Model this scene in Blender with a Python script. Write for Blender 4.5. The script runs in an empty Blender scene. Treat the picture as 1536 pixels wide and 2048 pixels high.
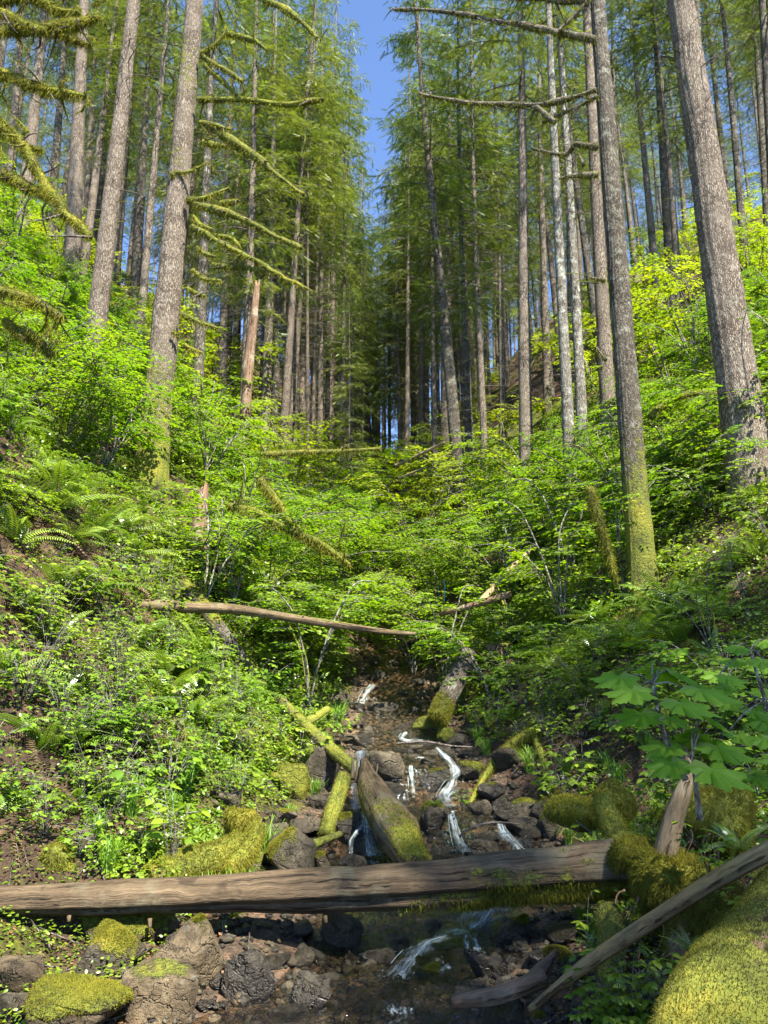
import bpy, math, numpy as np
from mathutils import Vector, Matrix, Quaternion
rng = np.random.default_rng(11)
def U(a, b, n=None): return rng.uniform(a, b, n)
SC = bpy.context.scene; COL = SC.collection
# ------------------------------------------------------------------ camera
F = 1538.0; CAMZ = 1.7; P = math.radians(15.0)
FW = np.array([0, math.cos(P), math.sin(P)]); UP = np.array([0, -math.sin(P), math.cos(P)]); RT = np.array([1.0, 0, 0])
CAM = np.array([0, 0, CAMZ])
cd = bpy.data.cameras.new('camera'); cam = bpy.data.objects.new('camera', cd); COL.objects.link(cam)
cam.location = CAM; cam.rotation_euler = (math.pi/2+P, 0, 0)
cd.sensor_fit = 'VERTICAL'; cd.sensor_height = 36; cd.sensor_width = 27; cd.lens = F/2048*36; cd.clip_end = 2000; cd.clip_start = 0.05
SC.camera = cam
def ray(px, py): return RT*((px-768)/F) + UP*(-(py-1024)/F) + FW
def proj(p):
    q = np.asarray(p)-CAM; d = q@FW
    return 768+F*(q@RT)/d, 1024-F*(q@UP)/d, d
def atY(px, py, Y):
    d = ray(px, py); return CAM + d*(Y/d[1])
# ------------------------------------------------------------------ noise (sums of waves in numpy)
def fn(Pn, freq, seed=0, oct=3):
    r = np.random.default_rng(seed+1000); out = 0; amp = 1; tot = 0
    Pn = np.asarray(Pn, float)
    for o in range(oct):
        s = 0
        for k in range(5):
            d = r.normal(size=Pn.shape[-1]); d /= np.linalg.norm(d)
            s = s+np.sin(Pn@d*freq*r.uniform(.7, 1.4)+r.uniform(0, 6.3))
        out = out+amp*s/2.2; tot += amp; amp *= .5; freq *= 2.1
    return out/tot
# ------------------------------------------------------------------ terrain
YS = [-8, 3, 5, 6.2, 6.8, 8.0, 8.6, 9.2, 10.4, 11.2, 12.5, 14, 16, 20, 28, 36, 60, 120, 400]
ZS = [-.1, -.05, 0, .08, .25, .32, .36, .62, .68, 1.05, 1.2, 1.75, 2.5, 4.1, 7.4, 10.8, 20, 43, 120]
def streamz(Y): return np.interp(Y, YS, ZS)
def xc(Y): return np.interp(Y, [3, 5, 6.3, 8, 10, 12, 14, 20, 35, 60, 120], [-.35, -.25, .15, .45, .4, .35, .3, .1, .5, -2.5, 2.5])
def hw(Y): return np.interp(Y, [3, 5, 7, 8.5, 10, 12, 15, 35, 120], [1.0, 1.0, 1.15, 1.35, 1.1, .85, .6, .5, .4])
def H(x, Y):
    x = np.asarray(x, float); Y = np.asarray(Y, float)
    s = streamz(Y); dx = x-xc(Y); w = hw(Y); d = np.abs(dx)-w
    SL = np.interp(Y, [3, 5, 6.4, 7.6, 9, 12, 40], [.10, .12, .15, .5, .8, .95, .92]); SR = np.interp(Y, [3, 5, 7, 9, 11, 40], [.3, .35, .5, .8, .86, .9])
    S = np.where(dx < 0, SL, SR)
    dd = np.maximum(d, 0); g = S*(np.sqrt(dd*dd+.36)-.6)
    g = g/(1+(g/30)**3)**(1/3)
    P2 = np.stack([x, Y], -1)
    n = fn(P2, .9, 3, 3)*.18*np.clip(dd/2, 0, 1)+(np.abs(fn(P2, 2.1, 13, 3))-.3)*.22*np.clip(dd/1.2, 0, 1)*np.clip((60-Y)/30, 0, 1)+fn(P2, .25, 8, 2)*1.3*np.clip((dd-4)/8, 0, 1)+fn(P2, .55, 18, 2)*.5*np.clip((dd-2)/5, 0, 1)+fn(P2, 4.5, 5, 2)*.035*np.clip(dd/.7, .25, 1)
    bed = -.085*np.clip(-d/w*2, 0, 1)
    bar = .11*np.exp(-((x+1.05)/.55)**2-((Y-6.1)/.6)**2)+.07*np.exp(-((x-1.15)/.4)**2-((Y-5.3)/.8)**2)
    return s+g+n+bed+bar
def hit(px, py, tmax=400):
    d = ray(px, py); t = np.concatenate([np.arange(2.2, 40, .05), np.arange(40, tmax, .5)])
    pts = CAM+d[None]*t[:, None]; below = pts[:, 2] < H(pts[:, 0], pts[:, 1])
    if not below.any(): i = len(t)-1
    else: i = int(np.argmax(below))
    return pts[i]
# ------------------------------------------------------------------ mesh helpers
class MB:
    def __init__(s): s.V = []; s.T = []; s.Q = []; s.A = {}; s.n = 0
    def add(s, V, T=None, Q=None, **A):
        V = np.asarray(V, float).reshape(-1, 3); s.V.append(V)
        if T is not None and len(T): s.T.append(np.asarray(T)+s.n)
        if Q is not None and len(Q): s.Q.append(np.asarray(Q)+s.n)
        for k in ('tc', 'rnd', 'moss'):
            a = A.get(k)
            if k == 'tc': a = V if a is None else a
            else: a = np.zeros(len(V))+(0 if a is None else a)
            s.A.setdefault(k, []).append(a)
        s.n += len(V); return s
    def data(s):
        V = np.concatenate(s.V); T = np.concatenate(s.T) if s.T else np.zeros((0, 3), int); Q = np.concatenate(s.Q) if s.Q else np.zeros((0, 4), int)
        return V, T, Q
    def mesh(s, name, mat, smooth=True, attrs=('tc', 'rnd', 'moss')):
        V, T, Q = s.data(); me = bpy.data.meshes.new(name)
        me.vertices.add(len(V)); me.vertices.foreach_set('co', V.astype(np.float32).ravel())
        L = np.concatenate([T.ravel(), Q.ravel()]).astype(np.int32); me.loops.add(len(L)); me.loops.foreach_set('vertex_index', L)
        st = np.concatenate([np.arange(len(T))*3, len(T)*3+np.arange(len(Q))*4]).astype(np.int32)
        me.polygons.add(len(st)); me.polygons.foreach_set('loop_start', st)
        if smooth: me.polygons.foreach_set('use_smooth', np.ones(len(st), bool))
        for k in attrs:
            a = np.concatenate(s.A[k]).astype(np.float32)
            at = me.attributes.new(k, 'FLOAT_VECTOR' if k == 'tc' else 'FLOAT', 'POINT')
            at.data.foreach_set('vector' if k == 'tc' else 'value', a.ravel())
        me.update(calc_edges=True); me.materials.append(mat); return me
def link(name, me, parent=None, kind=None):
    o = bpy.data.objects.new(name, me); COL.objects.link(o)
    if parent is not None: o.parent = parent
    if kind: o['kind'] = kind
    return o
THINGS = []
def thing(name, look, cat, loc=(0, 0, 0), me=None, M=None, group=None, label=None, ref=None):
    """look: a description that the end of the script completes with the nearest landmark; label: final."""
    o = link(name, me)
    if M is not None: o.matrix_world = M
    else: o.location = tuple(float(v) for v in loc)
    o['category'] = cat
    THINGS.append(dict(o=o, look=look, label=label, group=group, pos=np.array(ref if ref is not None else (M.translation if M is not None else loc), float)))
    return o
def norm(v): return v/np.maximum(np.linalg.norm(v, axis=-1, keepdims=True), 1e-9)
def smooth_path(pts, rad, step):
    pts = np.asarray(pts, float); rad = np.asarray(rad, float); n = len(pts)
    if n < 3:
        k = max(2, int(np.linalg.norm(pts[-1]-pts[0])/step)+1); t = np.linspace(0, 1, k)
        return pts[0]+(pts[-1]-pts[0])*t[:, None], rad[0]+(rad[-1]-rad[0])*t
    P0 = np.vstack([2*pts[0]-pts[1], pts, 2*pts[-1]-pts[-2]]); out = []; ro = []
    for i in range(n-1):
        a, b, c, d = P0[i:i+4]; k = max(2, int(np.linalg.norm(c-b)/step)+1)
        t = np.linspace(0, 1, k, endpoint=(i == n-2))[:, None]
        out.append(.5*((2*b)+(-a+c)*t+(2*a-5*b+4*c-d)*t*t+(-a+3*b-3*c+d)*t**3)); ro.append(rad[i]+(rad[i+1]-rad[i])*t[:, 0])
    return np.vstack(out), np.concatenate(ro)
def tube(mb, pts, rad, sides=8, step=.1, rough=0., rfreq=6., seed=0, moss=0., capend=True, flat=1., rnd=0., ridge=0., nr=9, prof=None):
    """a swept, tapered, roughened tube; tc = (cos*r, sin*r, s) so bark runs along it"""
    C, R = smooth_path(pts, rad, step); n = len(C)
    Tn = norm(np.gradient(C, axis=0)); a = np.array([0, 0, 1.]) if abs(Tn[0][2]) < .9 else np.array([1., 0, 0])
    N = np.zeros_like(C); N[0] = norm(np.cross(np.cross(Tn[0], a), Tn[0]))
    for i in range(1, n): N[i] = norm(N[i-1]-Tn[i]*(N[i-1]@Tn[i]))
    B = np.cross(Tn, N); th = np.arange(sides)*2*math.pi/sides
    s = np.concatenate([[0], np.cumsum(np.linalg.norm(np.diff(C, axis=0), axis=1))])
    ct, sn = np.cos(th), np.sin(th)
    tc = np.stack([R[:, None]*ct, R[:, None]*sn, np.repeat(s[:, None], sides, 1)+seed*.37], -1)
    rr = np.repeat(R[:, None], sides, 1)
    if rough: rr = rr*(1+rough*fn(tc*np.array([1/max(R.mean(), .01)*.35, 1/max(R.mean(), .01)*.35, 1]), rfreq, seed, 3))
    if ridge: rr = rr*(1+ridge*np.sin(th*nr+2*fn(s[:, None], 1.5, seed, 2)[:, None]+np.sin(th*3+seed)))
    if prof is not None: rr = rr*prof(N[:, None]*ct[None, :, None]+B[:, None]*sn[None, :, None], C[:, None], s[:, None])
    V = C[:, None]+N[:, None]*(ct[None, :, None]*rr[..., None])+B[:, None]*(sn[None, :, None]*rr[..., None]*flat)
    i = np.arange(n-1)[:, None]*sides; j = np.arange(sides)[None]; j2 = (j+1) % sides
    Q = np.stack([i+j, i+j2, i+sides+j2, i+sides+j], -1).reshape(-1, 4)
    Vf = V.reshape(-1, 3); nv = len(Vf)
    nz = (N[:, None]*ct[None, :, None]+B[:, None]*sn[None, :, None])[..., 2].reshape(-1)
    ms = np.clip(moss(Vf, nz), 0, 1) if callable(moss) else moss
    Vc = np.vstack([Vf, C[0], C[-1]]); T = []
    T += [[(k+1) % sides, k, nv] for k in range(sides)]
    if capend: b = (n-1)*sides; T += [[b+k, b+(k+1) % sides, nv+1] for k in range(sides)]
    tcf = np.vstack([tc.reshape(-1, 3), [0, 0, s[0]], [0, 0, s[-1]]])
    ms2 = np.concatenate([ms, [0, 0]]) if np.ndim(ms) else ms
    mb.add(Vc, T, Q, tc=tcf, moss=ms2, rnd=rnd); return C, R
def fuzz(Vt, n, length, width, thr=.3, want=None, droop=0., seed=0, ws=None):
    """moss blades on the surface data (V,T,Q,moss)"""
    V, T, Q, ms = Vt; r = np.random.default_rng(seed)
    TT = np.vstack([T, Q[:, [0, 1, 2]], Q[:, [0, 2, 3]]]) if len(Q) else T
    A, B, C = V[TT[:, 0]], V[TT[:, 1]], V[TT[:, 2]]; nn = np.cross(B-A, C-A); ar = np.linalg.norm(nn, axis=1)/2
    w = ar*np.clip((ms[TT].mean(1)-thr)*3, 0, 1)
    if w.sum() <= 0: return None
    f = r.choice(len(TT), n, p=w/w.sum()); u, v = r.random(n), r.random(n); sw = u+v > 1; u[sw] = 1-u[sw]; v[sw] = 1-v[sw]
    p = A[f]+(B-A)[f]*u[:, None]+(C-A)[f]*v[:, None]; N = norm(nn[f])
    d = norm(N+r.normal(size=(n, 3))*.55+np.array([0, 0, -droop])*np.clip(1-N[:, 2:3], 0, 1.5)); L = length*r.uniform(.4, 1.3, n)*(1+droop*.7*np.clip(-N[:, 2]+.2, 0, 1))
    t = norm(np.cross(d, r.normal(size=(n, 3))))*(width*.5)
    p = p-N*width*.5
    Vv = np.stack([p-t, p+t, p+d*L[:, None]], 1).reshape(-1, 3); Tt = np.arange(3*n).reshape(-1, 3)
    mb = MB(); mb.add(Vv, Tt, rnd=np.repeat(r.random(n), 3)); return mb
def inst(mb, tv, tf, pos, xd, nd, size, rnd=None, tm=None):
    """place template (k,3) at n points with x axis xd and normal nd"""
    n = len(pos); xd = norm(np.asarray(xd, float)); y = norm(np.cross(nd, xd)); z = np.cross(xd, y)
    size = np.broadcast_to(size, (n,)) if np.ndim(size) < 2 else size
    tv = np.asarray(tv, float); s = size[:, None, None]
    V = pos[:, None]+(xd[:, None]*tv[None, :, 0:1]+y[:, None]*tv[None, :, 1:2]+z[:, None]*tv[None, :, 2:3])*s
    k = len(tv); T = (np.asarray(tf)[None]+(np.arange(n)*k)[:, None, None]).reshape(-1, 3)
    rnd = rng.random(n) if rnd is None else rnd
    mb.add(V.reshape(-1, 3), T, rnd=np.repeat(rnd, k), moss=None if tm is None else np.tile(tm, n)); return mb
# ------------------------------------------------------------------ materials
def mat(name):
    m = bpy.data.materials.new(name); m.use_nodes = True; nt = m.node_tree; nt.nodes.clear()
    o = nt.nodes.new('ShaderNodeOutputMaterial'); return m, nt, o
class N:
    def __init__(s, nt): s.nt = nt
    def n(s, t, **k):
        x = s.nt.nodes.new(t)
        for a, b in k.items():
            if a.startswith('i_'): x.inputs[int(a[2:])].default_value = b
            else: setattr(x, a, b)
        return x
    def l(s, a, b): s.nt.links.new(a, b)
    def attr(s, name, out='Fac'): return s.n('ShaderNodeAttribute', attribute_name=name).outputs[out]
    def ramp(s, fac, stops):
        r = s.n('ShaderNodeValToRGB'); e = r.color_ramp.elements
        while len(e) < len(stops): e.new(.5)
        for el, (p, c) in zip(e, stops): el.position = p; el.color = (*c, 1) if len(c) == 3 else c
        s.l(fac, r.inputs[0]); return r.outputs[0]
    def noise(s, vec, scale, det=4, rough=.6, dist=0.):
        x = s.n('ShaderNodeTexNoise'); x.inputs['Scale'].default_value = scale; x.inputs['Detail'].default_value = det
        x.inputs['Roughness'].default_value = rough; x.inputs['Distortion'].default_value = dist
        if vec is not None: s.l(vec, x.inputs['Vector'])
        return x.outputs['Fac']
    def vor(s, vec, scale, feature='DISTANCE_TO_EDGE', rand=1.):
        x = s.n('ShaderNodeTexVoronoi', feature=feature); x.inputs['Scale'].default_value = scale; x.inputs['Randomness'].default_value = rand
        s.l(vec, x.inputs['Vector']); return x.outputs[0]
    def vmul(s, vec, v):
        x = s.n('ShaderNodeVectorMath', operation='MULTIPLY'); s.l(vec, x.inputs[0]); x.inputs[1].default_value = v; return x.outputs[0]
    def vadd(s, a, b):
        x = s.n('ShaderNodeVectorMath', operation='ADD'); s.l(a, x.inputs[0]); s.l(b, x.inputs[1]); return x.outputs[0]
    def m(s, op, a, b=None, c=None, clamp=False):
        x = s.n('ShaderNodeMath', operation=op, use_clamp=clamp)
        for i, v in enumerate((a, b, c)):
            if v is None: continue
            if isinstance(v, (int, float)): x.inputs[i].default_value = v
            else: s.l(v, x.inputs[i])
        return x.outputs[0]
    def mix(s, fac, a, b, blend='MIX'):
        x = s.n('ShaderNodeMix', data_type='RGBA', blend_type=blend)
        if isinstance(fac, (int, float)): x.inputs[0].default_value = fac
        else: s.l(fac, x.inputs[0])
        for i, v in ((6, a), (7, b)):
            if isinstance(v, tuple): x.inputs[i].default_value = (*v, 1)
            else: s.l(v, x.inputs[i])
        return x.outputs[2]
    def bump(s, h, strength, dist=.02):
        b = s.n('ShaderNodeBump'); b.inputs['Strength'].default_value = strength; b.inputs['Distance'].default_value = dist; s.l(h, b.inputs['Height']); return b.outputs[0]
    def step(s, v, lo, hi):
        x = s.n('ShaderNodeMapRange', clamp=True, interpolation_type='SMOOTHSTEP'); s.l(v, x.inputs[0]); x.inputs[1].default_value = lo; x.inputs[2].default_value = hi; return x.outputs[0]
    def objrand(s): return s.n('ShaderNodeObjectInfo').outputs['Random']
    def pos(s): return s.n('ShaderNodeNewGeometry').outputs['Position']
def principled(n, out, col, rough, normal=None, spec=.3, coat=None):
    p = n.n('ShaderNodeBsdfPrincipled'); n.l(col, p.inputs['Base Color']) if not isinstance(col, tuple) else setattr(p.inputs['Base Color'], 'default_value', (*col, 1))
    if isinstance(rough, (int, float)): p.inputs['Roughness'].default_value = rough
    else: n.l(rough, p.inputs['Roughness'])
    p.inputs['Specular IOR Level'].default_value = spec
    if normal is not None: n.l(normal, p.inputs['Normal'])
    n.l(p.outputs[0], out.inputs['Surface']); return p
GOLD = (.34, .29, .035); MOSSG = (.15, .17, .022); MOSSD = (.07, .075, .016)
def moss_col(n, pos, sc=1.):
    a = n.noise(pos, 2.2*sc, 3); b = n.noise(pos, 26*sc, 4, .7)
    c = n.ramp(n.m('ADD', n.m('MULTIPLY', a, .7), n.m('MULTIPLY', b, .5)), [(.38, (.06, .045, .015)), (.47, MOSSD), (.57, MOSSG), (.68, (.20, .20, .025)), (.82, GOLD)])
    return c, b
def m_bark(name, dark, mid, light, scale=1., lichen=.5, lcol=(.42, .43, .36), fissure=True):
    m, nt, o = mat(name); n = N(nt); tc = n.attr('tc', 'Vector'); pos = n.pos(); orr = n.objrand()
    off = n.n('ShaderNodeCombineXYZ'); n.l(n.m('MULTIPLY', orr, 37.), off.inputs[2]); tc = n.vadd(tc, off.outputs[0])
    w = n.noise(tc, 9*scale, 3); fine0 = n.noise(tc, 17*scale, 2); ws = n.n('ShaderNodeCombineXYZ'); n.l(n.m('MULTIPLY', w, .16), ws.inputs[0]); n.l(n.m('MULTIPLY', w, -.13), ws.inputs[1]); n.l(n.m('MULTIPLY', fine0, .10), ws.inputs[2])
    v = n.vmul(n.vadd(tc, ws.outputs[0]), (1, 1, .17))
    e = n.vor(v, 30*scale); fine = n.noise(n.vmul(tc, (1, 1, .3)), 60*scale, 4, .7)
    h = n.m('ADD', n.m('MULTIPLY', n.step(e, 0., .26), .40), n.m('MULTIPLY', fine, .62))
    big = n.noise(tc, 2.1, 3)
    c = n.ramp(n.m('ADD', n.m('MULTIPLY', h, .8), n.m('MULTIPLY', n.m('SUBTRACT', big, .5), .5)), [(.30, dark), (.50, mid), (.82, light)])
    lf = n.m('MULTIPLY', n.step(n.noise(tc, 5.5, 4, .72), .56-.1*lichen, .68), min(1., lichen*1.3)); c = n.mix(lf, c, lcol)
    c = n.mix(n.m('MULTIPLY', n.step(n.noise(tc, 3.3, 3), .58, .7), .55), c, dark)
    mc, mb_ = moss_col(n, pos); ms = n.attr('moss'); k = n.step(n.m('ADD', ms, n.m('MULTIPLY', n.m('SUBTRACT', n.noise(pos, 11, 4, .7), .5), 1.1)), .42, .62)
    patch = n.step(n.noise(tc, 1.3, 3, .6), .42, .62); c = n.mix(n.m('MULTIPLY', patch, .35), c, mid); c = n.mix(k, c, mc); c = n.mix(n.m('MULTIPLY', orr, .28), c, dark)
    hh = n.m('ADD', h, n.m('MULTIPLY', n.m('MULTIPLY', mb_, k), 1.4))
    principled(n, o, c, .9, n.bump(hh, 1., .03), .2); return m
def m_wood(name, dark, mid, light, grey=(.30, .28, .25), gk=.4):
    m, nt, o = mat(name); n = N(nt); tc = n.attr('tc', 'Vector'); pos = n.pos()
    w = n.noise(tc, 5, 2); ws = n.n('ShaderNodeCombineXYZ'); n.l(n.m('MULTIPLY', w, .05), ws.inputs[0]); n.l(n.m('MULTIPLY', w, -.05), ws.inputs[1]); tw = n.vadd(tc, ws.outputs[0])
    g1 = n.noise(n.vmul(tw, (1, 1, .035)), 55, 5, .72); g2 = n.noise(n.vmul(tw, (1, 1, .06)), 17, 4, .65); big = n.noise(n.vmul(tc, (1, 1, .35)), 4.5, 4, .65)
    h = n.m('ADD', n.m('MULTIPLY', g1, .6), n.m('MULTIPLY', g2, .5))
    c = n.ramp(n.m('ADD', n.m('MULTIPLY', h, .75), n.m('MULTIPLY', big, .3)), [(.40, dark), (.54, mid), (.72, light)])
    c = n.mix(n.m('MULTIPLY', n.step(n.noise(tc, 2.2, 4, .7), .5, .64), gk), c, grey)
    cr = n.step(g2, .40, .34); c = n.mix(n.m('MULTIPLY', cr, .85), c, dark)
    c = n.mix(n.m('MULTIPLY', n.step(n.noise(tc, 3.1, 3, .7), .60, .70), .6), c, dark)
    mc, mb_ = moss_col(n, pos); ms = n.attr('moss'); k = n.step(n.m('ADD', ms, n.m('MULTIPLY', n.m('SUBTRACT', n.noise(pos, 11, 4, .7), .5), 1.1)), .42, .62); c = n.mix(k, c, mc)
    hh = n.m('ADD', n.m('SUBTRACT', h, n.m('MULTIPLY', cr, .6)), n.m('MULTIPLY', n.m('MULTIPLY', mb_, k), 1.2)); principled(n, o, c, .8, n.bump(hh, 1., .03), .25); return m
def m_leaf(name, a, b, c3, trans=.45, gloss=.06, grough=.4, tcol=None, vein=False, blot=0.):
    m, nt, o = mat(name); n = N(nt); r = n.attr('rnd'); orr = n.objrand()
    f = n.m('ADD', n.m('MULTIPLY', r, .72), n.m('MULTIPLY', orr, .28))
    c = n.ramp(f, [(0.08, a), (.5, b), (.93, c3)])
    big = n.noise(n.pos(), .35, 2); c = n.mix(n.step(big, .42, .62), c, n.mix(1., c, (.78, .92, .8), 'MULTIPLY'))
    if vein:
        v_ = n.attr('moss'); c = n.mix(n.m('MULTIPLY', n.step(v_, .90, .99), .55), c, (.30, .36, .12)); c = n.mix(n.m('MULTIPLY', n.step(n.noise(n.pos(), 55, 4, .7), .56, .70), .35), c, (.06, .11, .015)); c = n.mix(n.step(n.noise(n.pos(), 38, 3, .7), .70, .74), c, (.20, .13, .05))
    d = n.n('ShaderNodeBsdfDiffuse'); t = n.n('ShaderNodeBsdfTranslucent'); n.l(c, d.inputs[0])
    tcn = n.mix(1., c, tcol or (1.25, 1.3, .45), 'MULTIPLY'); n.l(tcn, t.inputs[0])
    mx = n.n('ShaderNodeMixShader'); mx.inputs[0].default_value = trans; n.l(d.outputs[0], mx.inputs[1]); n.l(t.outputs[0], mx.inputs[2])
    g = n.n('ShaderNodeBsdfGlossy'); g.inputs['Roughness'].default_value = grough; g.inputs[0].default_value = (.9, .95, .9, 1)
    m2 = n.n('ShaderNodeMixShader'); m2.inputs[0].default_value = gloss; n.l(mx.outputs[0], m2.inputs[1]); n.l(g.outputs[0], m2.inputs[2]); n.l(m2.outputs[0], o.inputs[0]); return m
def m_moss(name, bright=1.):
    m, nt, o = mat(name); n = N(nt); pos = n.pos(); c, b = moss_col(n, pos)
    rn = n.attr('rnd'); c = n.mix(n.m('MULTIPLY', rn, .6), c, (.31*bright, .28*bright, .035)); c = n.mix(n.m('MULTIPLY', n.step(rn, .22, .0), .7), c, (.10, .06, .025)); c = n.mix(n.m('MULTIPLY', n.step(n.noise(pos, 3.7, 5, .75), .50, .62), .6), c, (.085, .08, .022)); c = n.mix(1., c, (bright**.5, bright**.45, bright**.5), 'MULTIPLY'); 
    d = n.n('ShaderNodeBsdfDiffuse'); t = n.n('ShaderNodeBsdfTranslucent'); n.l(c, d.inputs[0]); n.l(c, t.inputs[0]); n.l(n.bump(b, .8, .02), d.inputs['Normal'])
    x = n.n('ShaderNodeMixShader'); x.inputs[0].default_value = .35; n.l(d.outputs[0], x.inputs[1]); n.l(t.outputs[0], x.inputs[2]); n.l(x.outputs[0], o.inputs[0]); return m
def m_rock(name, a, b, c3, wet=False):
    m, nt, o = mat(name); n = N(nt); pos = n.pos(); tc = n.attr('tc', 'Vector'); orr = n.objrand()
    off = n.n('ShaderNodeCombineXYZ'); n.l(n.m('MULTIPLY', orr, 53.), off.inputs[0]); tc = n.vadd(tc, off.outputs[0])
    ws_ = n.n('ShaderNodeCombineXYZ'); nn_ = n.noise(tc, 3.5, 4, .7); n.l(n.m('MULTIPLY', nn_, 1.3), ws_.inputs[0]); n.l(n.m('MULTIPLY', nn_, -.9), ws_.inputs[2])
    big = n.noise(tc, 2.3, 4, .6, .6); f = n.noise(tc, 13, 6, .72); cr = n.vor(n.vadd(n.vmul(tc, (1.2, 1.2, 2.6)), ws_.outputs[0]), 3.1)
    k = n.m('ADD', n.m('MULTIPLY', big, .62), n.m('MULTIPLY', f, .42))
    c = n.ramp(k, [(.33, a), (.52, b), (.72, c3)]); c = n.mix(n.m('MULTIPLY', n.step(n.noise(tc, 6, 5, .75), .58, .66), .5), c, (.2, .2, .17) if not wet else (.09, .10, .07))
    c = n.mix(n.m('MULTIPLY', n.step(n.noise(tc, 4.1, 6, .8), .52, .60), .65), c, a); c = n.mix(n.m('MULTIPLY', orr, .45), c, a)
    mc, mb_ = moss_col(n, pos); ms = n.attr('moss'); kk = n.step(n.m('ADD', ms, n.m('MULTIPLY', n.m('SUBTRACT', n.noise(pos, 8, 5, .75), .5), 1.3)), .45, .65)
    c = n.mix(kk, c, mc); r = n.m('ADD', n.m('MULTIPLY', kk, .6), .22 if wet else .8, clamp=True)
    if wet: r = n.m('ADD', r, n.m('MULTIPLY', f, .3), clamp=True)
    hh = n.m('ADD', n.m('ADD', f, n.m('MULTIPLY', n.step(cr, 0., .06), .5)), n.m('MULTIPLY', n.m('MULTIPLY', mb_, kk), 1.))
    principled(n, o, c, r, n.bump(hh, 1., .06), .5 if wet else .3); return m
M = {}
M['fir'] = m_bark('fir bark', (.065, .047, .034), (.215, .175, .13), (.40, .34, .26), 1., .25, (.40, .38, .30))
M['fir2'] = m_bark('fir bark darker', (.035, .028, .020), (.12, .10, .072), (.25, .22, .165), 1., .6, (.33, .33, .25))
M['pole'] = m_bark('smooth bark with lichen', (.06, .05, .04), (.20, .18, .14), (.36, .33, .27), .8, .9, (.42, .43, .36))
M['log'] = m_wood('weathered log wood', (.014, .009, .005), (.085, .057, .028), (.215, .155, .085), (.19, .17, .10), .5)
M['grey'] = m_wood('grey splintered wood', (.035, .024, .013), (.17, .122, .068), (.30, .235, .14), (.26, .23, .15), .4)
M['twig'] = m_bark('dead twigs', (.07, .055, .045), (.17, .14, .115), (.30, .26, .22), 1, .4)
M['rot'] = m_wood('red rotten wood', (.035, .02, .012), (.13, .075, .042), (.27, .18, .11), (.33, .27, .19), .7)
M['char'] = m_bark('charred wood', (.006, .006, .006), (.014, .013, .012), (.04, .037, .034), 1, .1, (.06, .06, .055))
M['tan'] = m_wood('peeled pole wood', (.05, .033, .016), (.22, .16, .075), (.37, .29, .145), (.23, .22, .09), .5)
M['moss'] = m_moss('moss'); M['mossc'] = m_moss('log carpet moss', .40); M['mossd'] = m_moss('dim moss', .8)
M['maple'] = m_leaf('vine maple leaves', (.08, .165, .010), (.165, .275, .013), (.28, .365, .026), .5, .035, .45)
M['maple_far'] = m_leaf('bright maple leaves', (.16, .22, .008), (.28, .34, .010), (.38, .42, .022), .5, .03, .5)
M['fern'] = m_leaf('sword fern', (.075, .13, .012), (.15, .23, .018), (.25, .33, .035), .35, .07, .35)
M['plant'] = m_leaf('small leafy plants', (.085, .16, .010), (.17, .26, .014), (.28, .35, .024), .45, .045, .4)
M['club'] = m_leaf('broad soft leaves', (.16, .29, .022), (.21, .34, .028), (.26, .39, .04), .5, .012, .5, vein=True)
M['con'] = m_leaf('fir needles', (.09, .115, .02), (.165, .195, .038), (.28, .30, .07), .35, .03, .5, (1.2, 1.25, .5))
M['con2'] = m_leaf('hemlock needles', (.055, .085, .018), (.105, .145, .03), (.18, .22, .05), .35, .03, .5, (1.2, 1.25, .5))
M['grass'] = m_leaf('grass', (.09, .18, .02), (.15, .27, .025), (.23, .34, .05), .4, .05, .4)
M['litter'] = m_leaf('dead leaves', (.06, .03, .014), (.14, .075, .035), (.27, .16, .08), .2, .02, .6, (1.1, 1., .8))
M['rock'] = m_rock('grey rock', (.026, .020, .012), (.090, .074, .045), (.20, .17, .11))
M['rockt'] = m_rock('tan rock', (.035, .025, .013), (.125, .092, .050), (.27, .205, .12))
M['rockw'] = m_rock('wet dark rock', (.014, .012, .008), (.045, .037, .025), (.12, .10, .066), True)
SUNAZ, SUNEL, SUNP, SKYP, EXPO = 150., 52., 4.6, .145, 2.15
SHADE = [(12.5, -12, 1.), (8.4, -7.8, .75), (13, -6, 1.)]
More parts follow.
